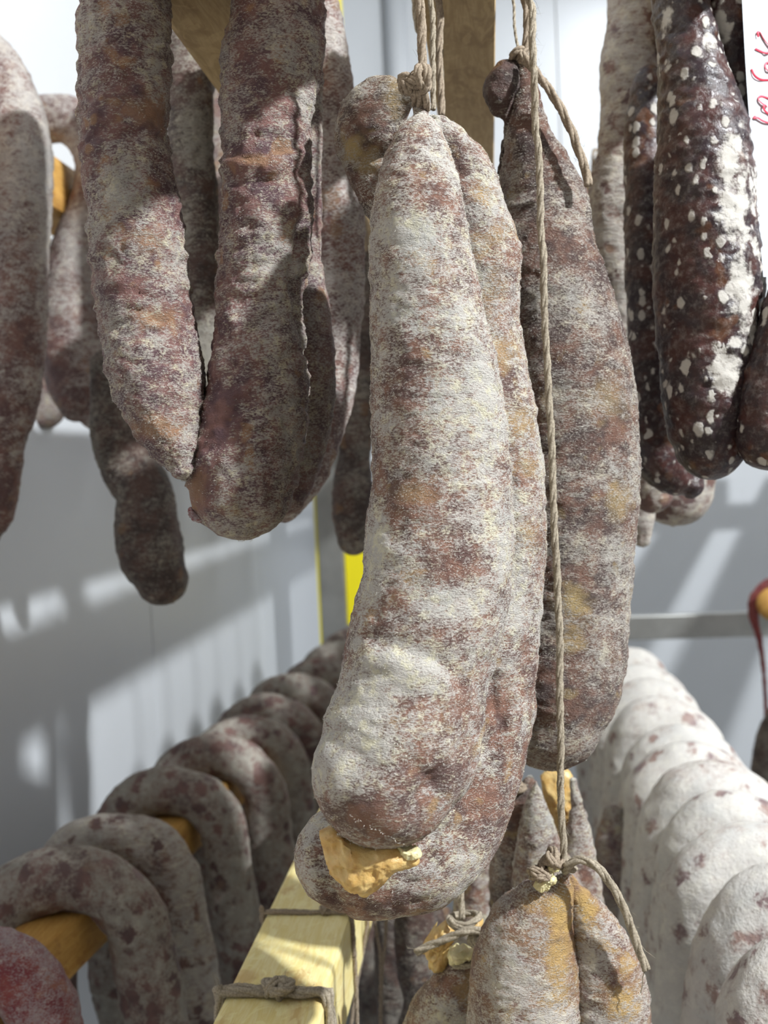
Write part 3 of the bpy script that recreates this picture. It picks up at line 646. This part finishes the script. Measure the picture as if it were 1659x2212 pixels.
mid = thing('hanging_sausage', 'pale forked sausage with an orange strip below the tear-shaped one', 'sausage', PX(1180, 2250, .76), G1)
sausage('left_lobe', None, [(1142, 1690, 14, .75), (1125, 1740, 40, .755), (1120, 1800, 52, .76), (1118, 1880, 54, .765), (1120, 1980, 56, .77), (1125, 2100, 60, .77), (1130, 2250, 60, .77)], M['tear'], parent=mid, nseg=80, ds=0.002, seed=31, fuzz=6000, fuzz_mask=.2)
sausage('middle_lobe', None, [(1157, 1692, 5, .73), (1158, 1725, 20, .732), (1160, 1780, 38, .735), (1168, 1850, 56, .74), (1180, 1920, 74, .745), (1190, 2010, 88, .75), (1196, 2120, 94, .76), (1200, 2250, 94, .76)], M['hero'], parent=mid, nseg=90, ds=0.002, seed=32,
        spots=[(1150, 1800, 60, 80, 'mould', .5)], fuzz=8000, fuzz_mask=.1)
sausage('right_lobe', None, [(1237, 1688, 7, .765), (1246, 1740, 14, .766), (1250, 1800, 24, .767), (1250, 1870, 38, .768), (1254, 1950, 48, .77), (1264, 2050, 54, .77), (1272, 2200, 56, .77)], M['hero'], parent=mid, nseg=64, ds=0.002, seed=34, spots=[(1262, 1880, 20, 26, 'bare', .9)])
blob('casing_tail', [(1166, 1676), (1185, 1662), (1225, 1662), (1240, 1690), (1244, 1750), (1238, 1810), (1222, 1850), (1205, 1850), (1190, 1810), (1178, 1750)], .785, 0.008, M['fat'], mid, 33, 0.15)
knot('knot', PX(1122, 1702, .745), 0.0045, TW*0.8, mid, 3, 19)

G2 = 'sausages hanging in the shade behind the board'
sausage('hanging_sausage', 'narrow pinkish-grey sausage behind the knotted bottom twine', [(1035, 1740, 28), (1030, 1800, 40), (1028, 1880, 44), (1028, 1960, 45), (1030, 2060, 44), (1035, 2200, 40)], M['hero'], .86, G2, nseg=56, seed=35, spots=[(1010, 1930, 20, 60, 'bare', .5)])
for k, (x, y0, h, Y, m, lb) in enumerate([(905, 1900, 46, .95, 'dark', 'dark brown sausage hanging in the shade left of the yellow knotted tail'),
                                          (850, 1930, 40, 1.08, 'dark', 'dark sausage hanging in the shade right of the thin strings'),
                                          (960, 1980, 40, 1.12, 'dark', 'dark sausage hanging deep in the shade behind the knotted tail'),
                                          (800, 1985, 30, 1.6, 'dark', 'dark sausage added for the shade far back behind the two meeting strings'),  # dark sausage added where only shaded floor and wall show
                                          (880, 1960, 50, 1.35, 'dark', 'dim sausage added for the shade in the gap beside the board'),  # dark sausage added to darken the gap like shade
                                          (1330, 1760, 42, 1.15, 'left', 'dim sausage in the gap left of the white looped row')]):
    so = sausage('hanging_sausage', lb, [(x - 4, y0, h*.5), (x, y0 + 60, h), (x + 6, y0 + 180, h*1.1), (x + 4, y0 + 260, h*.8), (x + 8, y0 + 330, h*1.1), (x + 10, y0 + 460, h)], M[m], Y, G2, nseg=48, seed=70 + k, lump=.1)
    if k == 0: shade0 = so
blob('fat_lump', [(898, 1935), (930, 1925), (945, 1945), (930, 1962), (905, 1958)], .905, .008, M['fat'], shade0, 40)['label'] = 'small orange fat lump'

# ------------------------------------------------------------------ twines round the board
def board_twine(name, label, yb, r, drop, kpos, seed, mat, skew=0.0):
    t = thing(name, label, 'twine', (bx0, yb, bz0), 'twines tied round the pale board')
    g = r*0.9
    L = [np.array([bx0 - g, yb, bz0 - 0.05]), np.array([bx0 - g, yb, bz1 - .004]), np.array([bx0 - g*.2, yb + skew*.2, bz1 + g]), np.array([(bx0 + bx1)/2, yb + skew*.5, bz1 + g*1.1]), np.array([bx1 + g*.2, yb + skew, bz1 + g]),
         np.array([bx1 + g, yb + skew, bz1 - .004]), np.array([bx1 + g, yb + skew, bz0 - 0.01]), np.array([bx1 + g - .006, yb + skew + .01, bz0 - drop])]
    twine('band', L, r, t, mat, fib=500, seed=seed)
    knot('knot', np.array([kpos, yb + .001, bz1 + r*1.6]), r*2.7, r*0.85, t, 6, seed + 1, mat)
    twine('band', [np.array([bx0 - g, yb + r*1.1, bz1 - .012]), np.array([bx0 - g*.2, yb + r*1.0, bz1 + g]), np.array([kpos - .008, yb + r*.7, bz1 + g*1.2]), np.array([kpos + .012, yb - r*.8, bz1 + g*1.2]), np.array([bx1 + g*.2, yb - r*.9, bz1 + g]), np.array([bx1 + g, yb - r*.9, bz1 - .03])], r*.85, t, mat, fib=900, seed=seed + 7)
    return t
b1 = board_twine('board_twine', 'thick frayed twine band knotted round the board at the bottom edge', PX(520, 2172, .0001 + .625)[1], 0.0034, 0.25, -0.142, 81, M['twinelight'])
b2 = board_twine('board_twine', 'thin dark twine tied round the board under the central sausage', .745, 0.0016, 0.25, -0.131, 83, M['twine'])
twine('loose_twine_end', [np.array([-0.133, .745, bz1 + .004]), np.array([-.130, .765, bz1 + .006]), np.array([-.126, .785, bz1 + .004])], .0024, b2, fib=400, seed=85)
for k, (pts, lb) in enumerate([([(796, 1960, .80), (786, 2040, .80), (768, 2140, .80), (752, 2260, .80)], 'string slanting down beside the right edge of the board'),
                               ([(745, 2060, .84), (756, 2130, .84), (768, 2190, .84), (775, 2300, .84)], 'short string crossing low beside the board'),
                               ([(806, 1960, .88), (816, 2030, .88), (822, 2080, .88), (822, 2300, .88)], 'left of the two strings meeting in the dark gap'),
                               ([(834, 1960, .90), (832, 2030, .90), (824, 2120, .90), (820, 2300, .90)], 'right of the two strings meeting in the dark gap')]):
    V, Fc = twine_geo(pxs([(pts[0][0], pts[0][1] - 120, pts[0][2])] + pts), 0.0016, fib=200, seed=90 + k)
    tag(put('hanging_string', V, Fc, M['twine']), lb, 'string', 'thin strings in the gap beside the board')

# ------------------------------------------------------------------ looped sausages on the lower rods
def loop_sausage(label, c, hw, r, Lr, Ll, mat, group, seed, twist=0.0, rise=0.0, spots=None, nseg=44):
    rg = np.random.default_rng(seed)
    pts = []
    z0 = c[2] + rise
    def q(x, y, z, rr): pts.append((c[0] + x*math.cos(twist) - y*math.sin(twist), c[1] + x*math.sin(twist) + y*math.cos(twist), z, rr))
    b = rg.uniform(-0.1, 0.1, 6)
    q(-hw*0.9, 0.005, z0 - hw - Ll, r*0.9); q(-hw*(1.12 + b[0]), 0, z0 - hw - Ll*.6, r*(1.06)); q(-hw*(1.10 + b[1]*.5), 0, z0 - hw - Ll*.25, r*1.03)
    for a in (180, 157, 125, 90, 55, 23, 0):
        q(hw*math.cos(math.radians(a)), 0, z0 - hw + hw*math.sin(math.radians(a)), r*(0.97 + 0.05*b[a % 6]))
    q(hw*(1.12 + b[2]*.5), 0, z0 - hw - Lr*.25, r*1.04); q(hw*(1.16 + b[3]), 0, z0 - hw - Lr*.6, r*1.1); q(hw*0.95, 0.005, z0 - hw - Lr, r*.92)
    return sausage('looped_sausage', label, pts, mat, group=group, world=True, nseg=nseg, ds=0.004, lump=0.10, wrinkle=0.0006, seed=seed, spots=spots, up=(0, 1, 0))
GL, GR = 'grey sausages looped over the lower left rod', 'white sausages looped over the lower right rod'
ordl = ['reddish looped sausage cut off at the bottom left corner', 'nearest whole grey loop at the lower left edge', 'paler blotched grey loop, second in the lower left row', 'third grey loop from the front of the lower left row', 'fourth grey loop from the front of the lower left row',
        'fifth grey loop from the front of the lower left row', 'sixth grey loop from the front of the lower left row', 'seventh grey loop from the front of the lower left row', 'eighth grey loop from the front of the lower left row', 'ninth grey loop from the front of the lower left row',
        'tenth grey loop of the lower left row, near the yellow post', 'farthest grey loop of the lower left row, under the yellow post']
LY = [.705, .85, .955, 1.095, 1.222, 1.338, 1.455, 1.594, 1.75, 1.90, 2.04, 2.18]
for k, y in enumerate(LY):
    c = LROD(y); m = M['red'] if k == 0 else (M['pale'] if k == 2 else M['loop'])
    rr = 0.0255 + 0.0015*math.sin(k*2.1); hw = 0.023 + rr + 0.012
    loop_sausage(ordl[k], c + np.array([0.004*math.sin(k*1.7), 0, 0]), hw, rr, .27, .24, m, GL, 100 + k, twist=0.16 + 0.05*math.sin(k*1.3), rise=0.023 + rr + .001)
ordr = ['nearest white loop at the bottom right corner', 'white loop with a reddish bare patch, second from the front on the right', 'third white loop from the front on the right', 'fourth white loop from the front on the right', 'fifth white loop from the front on the right',
        'sixth white loop from the front on the right', 'seventh white loop from the front on the right', 'eighth white loop from the front on the right', 'ninth white loop from the front on the right', 'tenth white loop from the front on the right', 'farthest white loop visible beside the tear-shaped sausage']
RY = [.672, .768, .870, .955, 1.035, 1.13, 1.22, 1.32, 1.44, 1.57, 1.71]
for k, y in enumerate(RY):
    c = RROD(y); rr = 0.0355 + 0.002*math.sin(k*1.9); hw = 0.0385
    loop_sausage(ordr[k], c + np.array([0.004*math.sin(k*2.3), 0, 0]), hw, rr, .22, .22, M['white'], GR, 130 + k, twist=-0.16 + 0.10*math.sin(k*1.6), rise=0.023 + rr + .001,
                 spots=[(1640, 2050, 45, 45, 'bare', 1.0)] if k == 1 else None, nseg=56)

# ------------------------------------------------------------------ upper left sausages
GU = 'sausages hanging at upper left'
def hang_up(p, bxc, parent=None): pass
sausage('hanging_sausage', 'brown mouldy sausage with a shaded top and lit patch, upper left', [(268, -190, 80, .59), (268, -90, 86, .585), (268, 0, 88, .58), (267, 150, 86, .58), (272, 300, 87, .58), (290, 450, 92, .58), (304, 600, 97, .58), (322, 720, 99, .58), (342, 810, 98, .575), (360, 890, 84, .57), (380, 960, 56, .565), (396, 1012, 22, .56)],
        M['left'], None, GU, nseg=120, ds=0.0018, lump=0.05, wrinkle=0.0011, seed=41, fuzz=16000, fuzz_mask=.3,
        spots=[(325, 240, 40, 40, 'fat', .5), (330, 260, 40, 30, 'bare', .8), (320, 520, 40, 30, 'fat', .5), (330, 690, 50, 26, 'fat', .6), (340, 920, 50, 30, 'fat', .6), (330, 700, 60, 40, 'bare', .5), (280, 620, 50, 30, 'bare', .5), (325, 140, 30, 36, 'mould', .8), (260, 400, 60, 60, 'mould', .3)])
l2 = thing('hanging_sausage', 'thick brown mouldy sausage with a pink patch above its blunt end, upper left', 'sausage', PX(530, 1160, .59), GU)
sausage('front_lobe', None, [(602, -190, 80, .60), (602, -90, 86, .598), (602, 0, 88, .595), (590, 130, 97, .592), (578, 230, 92, .59), (579, 330, 88, .59), (579, 430, 92, .59), (571, 540, 95, .59), (560, 650, 92, .59), (560, 750, 98, .588), (555, 850, 108, .586), (541, 940, 113, .583), (526, 1030, 115, .58), (524, 1060, 106, .58)],
        M['left'], parent=l2, nseg=130, ds=0.0018, lump=0.07, wrinkle=0.0011, seed=43, dents=[([(490, 352), (560, 360), (640, 342)], 14, -.0022), ([(490, 392), (560, 400), (650, 380)], 14, .0012), ([(655, 480), (630, 600), (655, 720)], 14, .003), ([(590, 1150), (500, 1140), (420, 1110)], 18, .002)], fuzz=16000, fuzz_mask=.3,
        spots=[(545, 345, 50, 14, 'fat', .6), (540, 340, 60, 26, 'bare', .9), (470, 900, 34, 80, 'bare', 1.2), (490, 870, 40, 40, 'bare', .9), (420, 1060, 26, 40, 'fat', .5), (430, 1060, 30, 50, 'bare', .7), (610, 300, 30, 60, 'mould', .4), (545, 1000, 30, 30, 'mould', .5), (655, 230, 14, 40, 'mould', .8)])
sausage('rear_lobe', None, [(665, 130, 30, .64), (662, 260, 32, .642), (658, 400, 36, .645), (650, 550, 44, .645), (655, 680, 60, .645), (655, 800, 70, .645), (648, 900, 70, .645), (630, 990, 64, .643), (610, 1060, 54, .64)], M['left'], parent=l2, nseg=90, ds=0.002, lump=0.06, seed=44,
        spots=[(650, 420, 20, 90, 'mould', .9)], fuzz=5000, fuzz_mask=.3)
blob('red_tip', [(404, 1100), (412, 1096), (425, 1108), (440, 1124), (432, 1130), (414, 1122), (404, 1114)], .572, .003, M['red'], l2, 45)
sausage('hanging_sausage', 'white-lit sausage curving behind the blunt-ended one toward the centre', [(670, -30, 46, .76), (690, 60, 48, .76), (708, 160, 48, .765), (722, 300, 46, .77), (730, 430, 54, .77), (732, 560, 54, .77), (728, 690, 54, .77), (712, 820, 56, .77), (690, 920, 54, .765), (655, 1020, 52, .755), (612, 1086, 42, .75)],
        M['leftback'], None, GU, nseg=80, ds=0.0025, seed=46)
sausage('hanging_sausage', 'dark linked sausage hanging in front of the yellow guard', [(800, 560, 20, 1.02), (796, 680, 24, 1.03), (790, 800, 28, 1.04), (780, 880, 40, 1.05), (768, 930, 40, 1.05), (766, 985, 34, 1.05), (762, 1040, 43, 1.05), (760, 1110, 42, 1.05), (764, 1166, 34, 1.05)], M['dark'], None, GU, nseg=56, seed=47)
sausage('hanging_sausage', 'shaded dark sausage hanging between the two big left sausages', [(372, -120, 50, .80), (385, 0, 50, .80), (405, 150, 50, .80), (412, 280, 46, .80), (420, 380, 44, .80), (428, 500, 46, .80), (432, 600, 46, .80), (440, 720, 46, .80), (452, 830, 44, .80), (456, 900, 30, .80)], M['dark'], None, GU, nseg=64, seed=48, spots=[(420, 270, 40, 80, 'mould', .9), (445, 760, 40, 110, 'mould', 1.2)])  # dark casing and mould spots put shade and lit patches into the colour
sausage('hanging_sausage', 'dim sausage deep behind the gap of the two big left sausages', [(470, -60, 44, 1.0), (475, 100, 46, 1.0), (478, 300, 44, 1.0), (482, 500, 44, 1.0), (484, 700, 40, 1.0), (480, 840, 34, 1.0)], M['left'], None, GU, nseg=48, seed=49)
GW = 'sausages by the left wall'
sausage('looped_sausage', 'pale sausage looped over the orange beam at the left edge', [(-150, 230, 50, .93), (-120, 150, 58, .93), (-70, 122, 60, .93), (-22, 150, 60, .93), (18, 225, 62, .925), (40, 330, 64, .92), (42, 430, 62, .92), (38, 540, 58, .92), (36, 660, 58, .92), (30, 790, 62, .92), (14, 890, 58, .92), (8, 960, 44, .92), (2, 1030, 42, .92), (-16, 1110, 40, .92), (-30, 1150, 30, .92)],
        M['leftback'], None, GW, nseg=84, ds=0.0025, seed=51, spots=[(80, 330, 60, 180, 'mould', .5), (40, 700, 60, 160, 'bare', .5), (20, 1050, 60, 100, 'bare', .5)])
sausage('looped_sausage', 'blotched reddish-white sausage looped over the orange beam beside the brown one', [(60, 275, 44, 1.13), (100, 258, 46, 1.13), (150, 262, 46, 1.13), (202, 310, 48, 1.13), (222, 385, 54, 1.13), (205, 465, 60, 1.13), (176, 560, 66, 1.13), (162, 660, 68, 1.13), (165, 770, 74, 1.13), (195, 850, 74, 1.13), (215, 880, 52, 1.13)],
        M['leftback'], None, GW, nseg=72, ds=0.003, seed=52, spots=[(160, 820, 90, 110, 'bare', .35)])
sausage('hanging_sausage', 'dark mouldy sausage end dangling by the wall below the brown sausage', [(232, 790, 34, .98), (238, 880, 40, .98), (252, 950, 52, .98), (286, 1020, 60, .98), (314, 1064, 60, .975), (318, 1140, 67, .97), (330, 1205, 70, .97), (350, 1250, 56, .97)], M['dark'], None, GW, nseg=72, ds=0.0025, seed=53, lump=.05)
sausage('hanging_sausage', 'grey sausage hidden between the wall sausages at the far left', [(70, 560, 40, 1.3), (75, 700, 50, 1.3), (85, 820, 52, 1.3), (95, 880, 44, 1.3)], M['left'], None, GW, nseg=48, seed=54)

for k, (Y, x, yb, lb) in enumerate([(1.50, 330, 900, 'added sausage against the wall behind the brown sausage with the lit patch'), (1.72, 428, 985, 'added wall sausage glimpsed in the gap between the two big left sausages'),  # hidden sausages added to throw shadow strips on the left wall
                                    (1.94, 520, 1040, 'added wall sausage mostly hidden behind the thick blunt-ended sausage'), (2.16, 590, 1060, 'farthest added wall sausage hidden behind the blunt-ended sausage')]):
    xt = 1060 - 0.405*2300/Y; yt = 1000 - 0.26*2300/Y; h = 62/Y
    sausage('hanging_sausage', lb, [(xt, yt, h*.5), (xt, yt + 60/Y, h), ((xt + x)/2, (yt + yb)/2, h*1.1), (x, yb - 60, h*1.1), (x + 4, yb - 20, h*.8)], M['left'], Y, GW, nseg=40, ds=.004, seed=150 + k)

# ------------------------------------------------------------------ upper right sausages
GD = 'dark sausages hanging at upper right'
sausage('hanging_sausage', 'dark sausage speckled with white mould spots, in front at upper right', [(1462, -190, 46, 0.690), (1464, -90, 48, 0.690), (1470, 0, 52, 0.688), (1486, 100, 60, 0.685), (1502, 200, 72, 0.682), (1516, 300, 90, 0.680), (1522, 380, 98, 0.680), (1524, 480, 101, 0.680), (1527, 600, 106, 0.680), (1530, 720, 102, 0.680), (1530, 830, 96, 0.680), (1532, 920, 88, 0.680), (1536, 960, 74, 0.680)],
        M['spot'], None, GD, nseg=120, ds=0.0018, lump=0.075, wrinkle=0.0007, seed=61, spots=[(1590, 440, 50, 120, 'mould', 1.0), (1575, 330, 40, 60, 'mould', .8), (1600, 640, 40, 120, 'mould', .9), (1530, 90, 16, 60, 'mould', .7), (1570, 800, 40, 60, 'mould', .8), (1560, 900, 26, 40, 'mould', .6), (1440, 60, 16, 60, 'mould', .6), (1480, 500, 50, 300, 'bare', .4), (1500, 970, 60, 60, 'bare', .6)])
sausage('hanging_sausage', 'pale mould-covered sausage at the left of the upper right bunch', [(1378, -160, 58, .86), (1376, -60, 58, .86), (1374, 40, 56, .86), (1362, 140, 60, .86), (1358, 240, 56, .86), (1346, 340, 54, .86), (1332, 430, 60, .86), (1334, 520, 62, .86), (1344, 620, 58, .86), (1356, 720, 54, .86), (1370, 840, 52, .86), (1388, 960, 50, .86), (1405, 1040, 48, .86), (1410, 1068, 40, .86)],
        M['pale'], None, GD, nseg=72, ds=0.0025, seed=62, lump=.08)
curl = sausage('hanging_sausage', 'dark red-brown sausage ending in an orange tip, curling right', [(1404, 180, 34, 0.800), (1398, 270, 42, 0.800), (1396, 400, 44, 0.795), (1400, 550, 46, 0.790), (1404, 700, 48, 0.790), (1406, 820, 54, 0.790), (1412, 920, 58, 0.790), (1432, 990, 58, 0.790), (1465, 1030, 44, 0.790), (1492, 1046, 28, 0.790)], M['spot'], None, GD, nseg=80, ds=0.0022, seed=63)
blob('orange_tip', [(1490, 1030), (1514, 1036), (1518, 1048), (1506, 1066), (1490, 1066)], .79, .006, M['fat'], curl, 64)['label'] = 'orange dried tip'
sausage('hanging_sausage', 'mould-streaked sausage beside the paper at upper right', [(1582, -80, 30, 0.697), (1580, -30, 44, 0.697), (1576, 50, 46, 0.697), (1580, 160, 44, 0.702), (1588, 280, 38, 0.702), (1598, 420, 32, 0.702), (1606, 560, 36, 0.702), (1612, 680, 40, 0.702), (1614, 780, 36, 0.702), (1610, 850, 24, 0.702)],
        M['spot'], None, GD, nseg=72, ds=0.0022, seed=65, spots=[(1620, 640, 40, 180, 'mould', 1.2), (1560, 60, 20, 80, 'mould', .9)])
sausage('hanging_sausage', 'glossy dark sausage bulging in at the right edge', [(1720, 640, 56, 0.660), (1698, 720, 60, 0.660), (1680, 800, 66, 0.660), (1668, 880, 72, 0.660), (1664, 940, 72, 0.660)], M['spot'], None, GD, nseg=96, ds=0.002, seed=66, spots=[(1640, 860, 80, 180, 'bare', .5)])
sausage('hanging_sausage', 'pale pink sausage tip peeping out beside the tear-shaped sausage', [(1360, 950, 44, .92), (1368, 1030, 46, .92), (1378, 1090, 40, .92), (1384, 1130, 28, .92), (1388, 1165, 16, .92)], M['pale'], None, GD, nseg=48, seed=67)

for k, (Y, lb) in enumerate([(.98, 'added pale sausage directly behind the curled dark sausage at upper right'), (1.09, 'second added sausage back in the hidden row behind the upper right bunch'), (1.20, 'third added sausage back in the hidden row behind the upper right bunch'),  # unseen row added to shade the grey loops at lower left
                             (1.31, 'fourth added sausage back in the hidden row behind the tear-shaped sausage'), (1.43, 'fifth added sausage back in the hidden row behind the tear-shaped sausage'), (1.56, 'last added sausage of the hidden row behind the tear-shaped sausage')]):
    x = .168 - .006*(k % 2); zt = CAMZ + .185
    o = sausage('hanging_sausage', lb, [(x, Y, zt, .010), (x, Y, zt - .03, .032), (x + .004, Y, zt - .10, .040), (x, Y, zt - .17, .041), (x - .004, Y, zt - .215, .034)], M['pale'], None, GD, nseg=40, ds=.004, seed=170 + k, world=True)
    twine('hanging_twine', [np.array([x, Y, zt + .005]), np.array([x, Y, ZU - .02]), np.array([.1365, Y, ZU + .012]), np.array([.1365, Y, ZU + .076]), np.array([.145, Y, ZU + .0825]), np.array([.18, Y, ZU + .0825])], TW*.8, o, seed=180 + k)

# twine from the tops of the upper sausages to their beams
def tie_up(o, px, py, Y, bxc, bw, bh):
    p = PX(px, py, Y); sgn = -1 if p[0] < bxc else 1; xe = bxc + sgn*(bw/2 + .003)
    twine('hanging_twine', [p, np.array([xe, Y, ZU]), np.array([xe, Y, ZU + bh - .004]), np.array([xe - sgn*.006, Y, ZU + bh + .0025]), np.array([bxc - sgn*bw*.4, Y, ZU + bh + .0025])], TW, o, seed=int(px) % 97)
for o in [x for x in COL.objects if x.parent is None and 'label' in x.keys()]:
    for key, args in (('brown mouldy sausage with a shaded', (268, -200, .59, -.150, .06, .032)), ('thick brown mouldy', (602, -200, .60, -.150, .06, .032)), ('white-lit sausage', (668, -40, .76, -.150, .06, .032)), ('shaded dark sausage hanging', (372, -125, .80, -.150, .06, .032)),
                      ('dim sausage deep', (470, -65, 1.0, -.150, .06, .032)), ('dark linked', (800, 560, 1.02, -.150, .06, .032)), ('dark sausage speckled', (1462, -200, .69, .165, .05, .08)), ('pale mould-covered', (1378, -170, .86, .165, .05, .08)),
                      ('dark red-brown sausage', (1404, 180, .80, .165, .05, .08)), ('mould-streaked', (1582, -85, .697, .165, .05, .08))):
        if o['label'].startswith(key): tie_up(o, *args)

# ------------------------------------------------------------------ paper sheet with red handwriting
pa, pb, pc_, pd = PX(1600, -60, .668), PX(1860, -60, .72), PX(1900, 605, .72), PX(1646, 600, .668)
pap = thing('paper_sheet', 'white paper sheet with red handwriting at the upper right edge', 'paper', pd)
nu, nv = 10, 14; VV = []
for i in range(nv + 1):
    for j in range(nu + 1):
        u, v = j/nu, i/nv
        VV.append((pa*(1-u) + pb*u)*(1-v) + (pd*(1-u) + pc_*u)*v + np.array([0, .004*math.sin(u*3 + v*4), 0]))
VV = np.array(VV); n1 = len(VV); VV = np.vstack([VV, VV + np.array([0, .0004, 0])])
qs = []
for i in range(nv):
    for j in range(nu):
        a = i*(nu+1) + j; qs += [(a, a+1, a+nu+2, a+nu+1), (n1+a, n1+a+nu+1, n1+a+nu+2, n1+a+1)]
put('sheet', VV, qs, M['paper'], pap)
def paper_at(px, py):
    """point on the sheet under a pixel, a hair in front"""
    x, y, _ = PIX(VV[:n1]); d = (x - px)**2 + (y - py)**2; k = np.argsort(d)[:4]; w = 1/(d[k] + 1); return PX(px, py, float((VV[k, 1]*w).sum()/w.sum()) - .0012)
for st in [[(1638, 78), (1637, 70), (1642, 70), (1650, 84), (1664, 100), (1690, 118)], [(1633, 106), (1646, 112), (1658, 114), (1672, 106)], [(1668, 135), (1656, 136), (1653, 144), (1659, 152), (1672, 156)],
           [(1624, 151), (1630, 163), (1641, 171), (1655, 173), (1680, 170)], [(1666, 214), (1645, 208), (1638, 214), (1645, 222), (1658, 232), (1651, 226), (1650, 236), (1658, 244), (1668, 248)], [(1631, 252), (1628, 256), (1636, 254), (1648, 261), (1662, 265), (1685, 262)]]:
    P = np.array([paper_at(*s) for s in st]); d = catmull(np.column_stack([P, np.zeros(len(P))]), 30)
    V, N, Fc = sweep(d[:, :3], np.full(30, 0.00068), 8, 0.35, (True, True)); put('pen_stroke', V, Fc, M['ink'], pap)

# ------------------------------------------------------------------ things at the right edge behind
V, N, Fc = sweep(np.array([PX(1672, 1305, YR - .5), PX(1676, 1300, YR - .2), PX(1680, 1295, YR + .04)]), np.full(3, .030), 24, 1.0, (False, False))
tag(put('wooden_rod', V, Fc, M['rod'], smooth=False), 'end of a round orange rod above the steel rail at the right edge', 'rod', 'wooden rods of the rack')
sausage('looped_sausage', 'thin dark red sausage looped over the rod end at the right edge', [(1700, 1420, 6), (1712, 1320, 12), (1690, 1268, 14), (1655, 1268, 14), (1632, 1296, 13), (1628, 1330, 10), (1640, 1380, 6), (1650, 1450, 4), (1655, 1560, 4)], M['red'], YR - .36, None, nseg=32, seed=81, spots=[(1650, 1350, 100, 200, 'bare', 1)])
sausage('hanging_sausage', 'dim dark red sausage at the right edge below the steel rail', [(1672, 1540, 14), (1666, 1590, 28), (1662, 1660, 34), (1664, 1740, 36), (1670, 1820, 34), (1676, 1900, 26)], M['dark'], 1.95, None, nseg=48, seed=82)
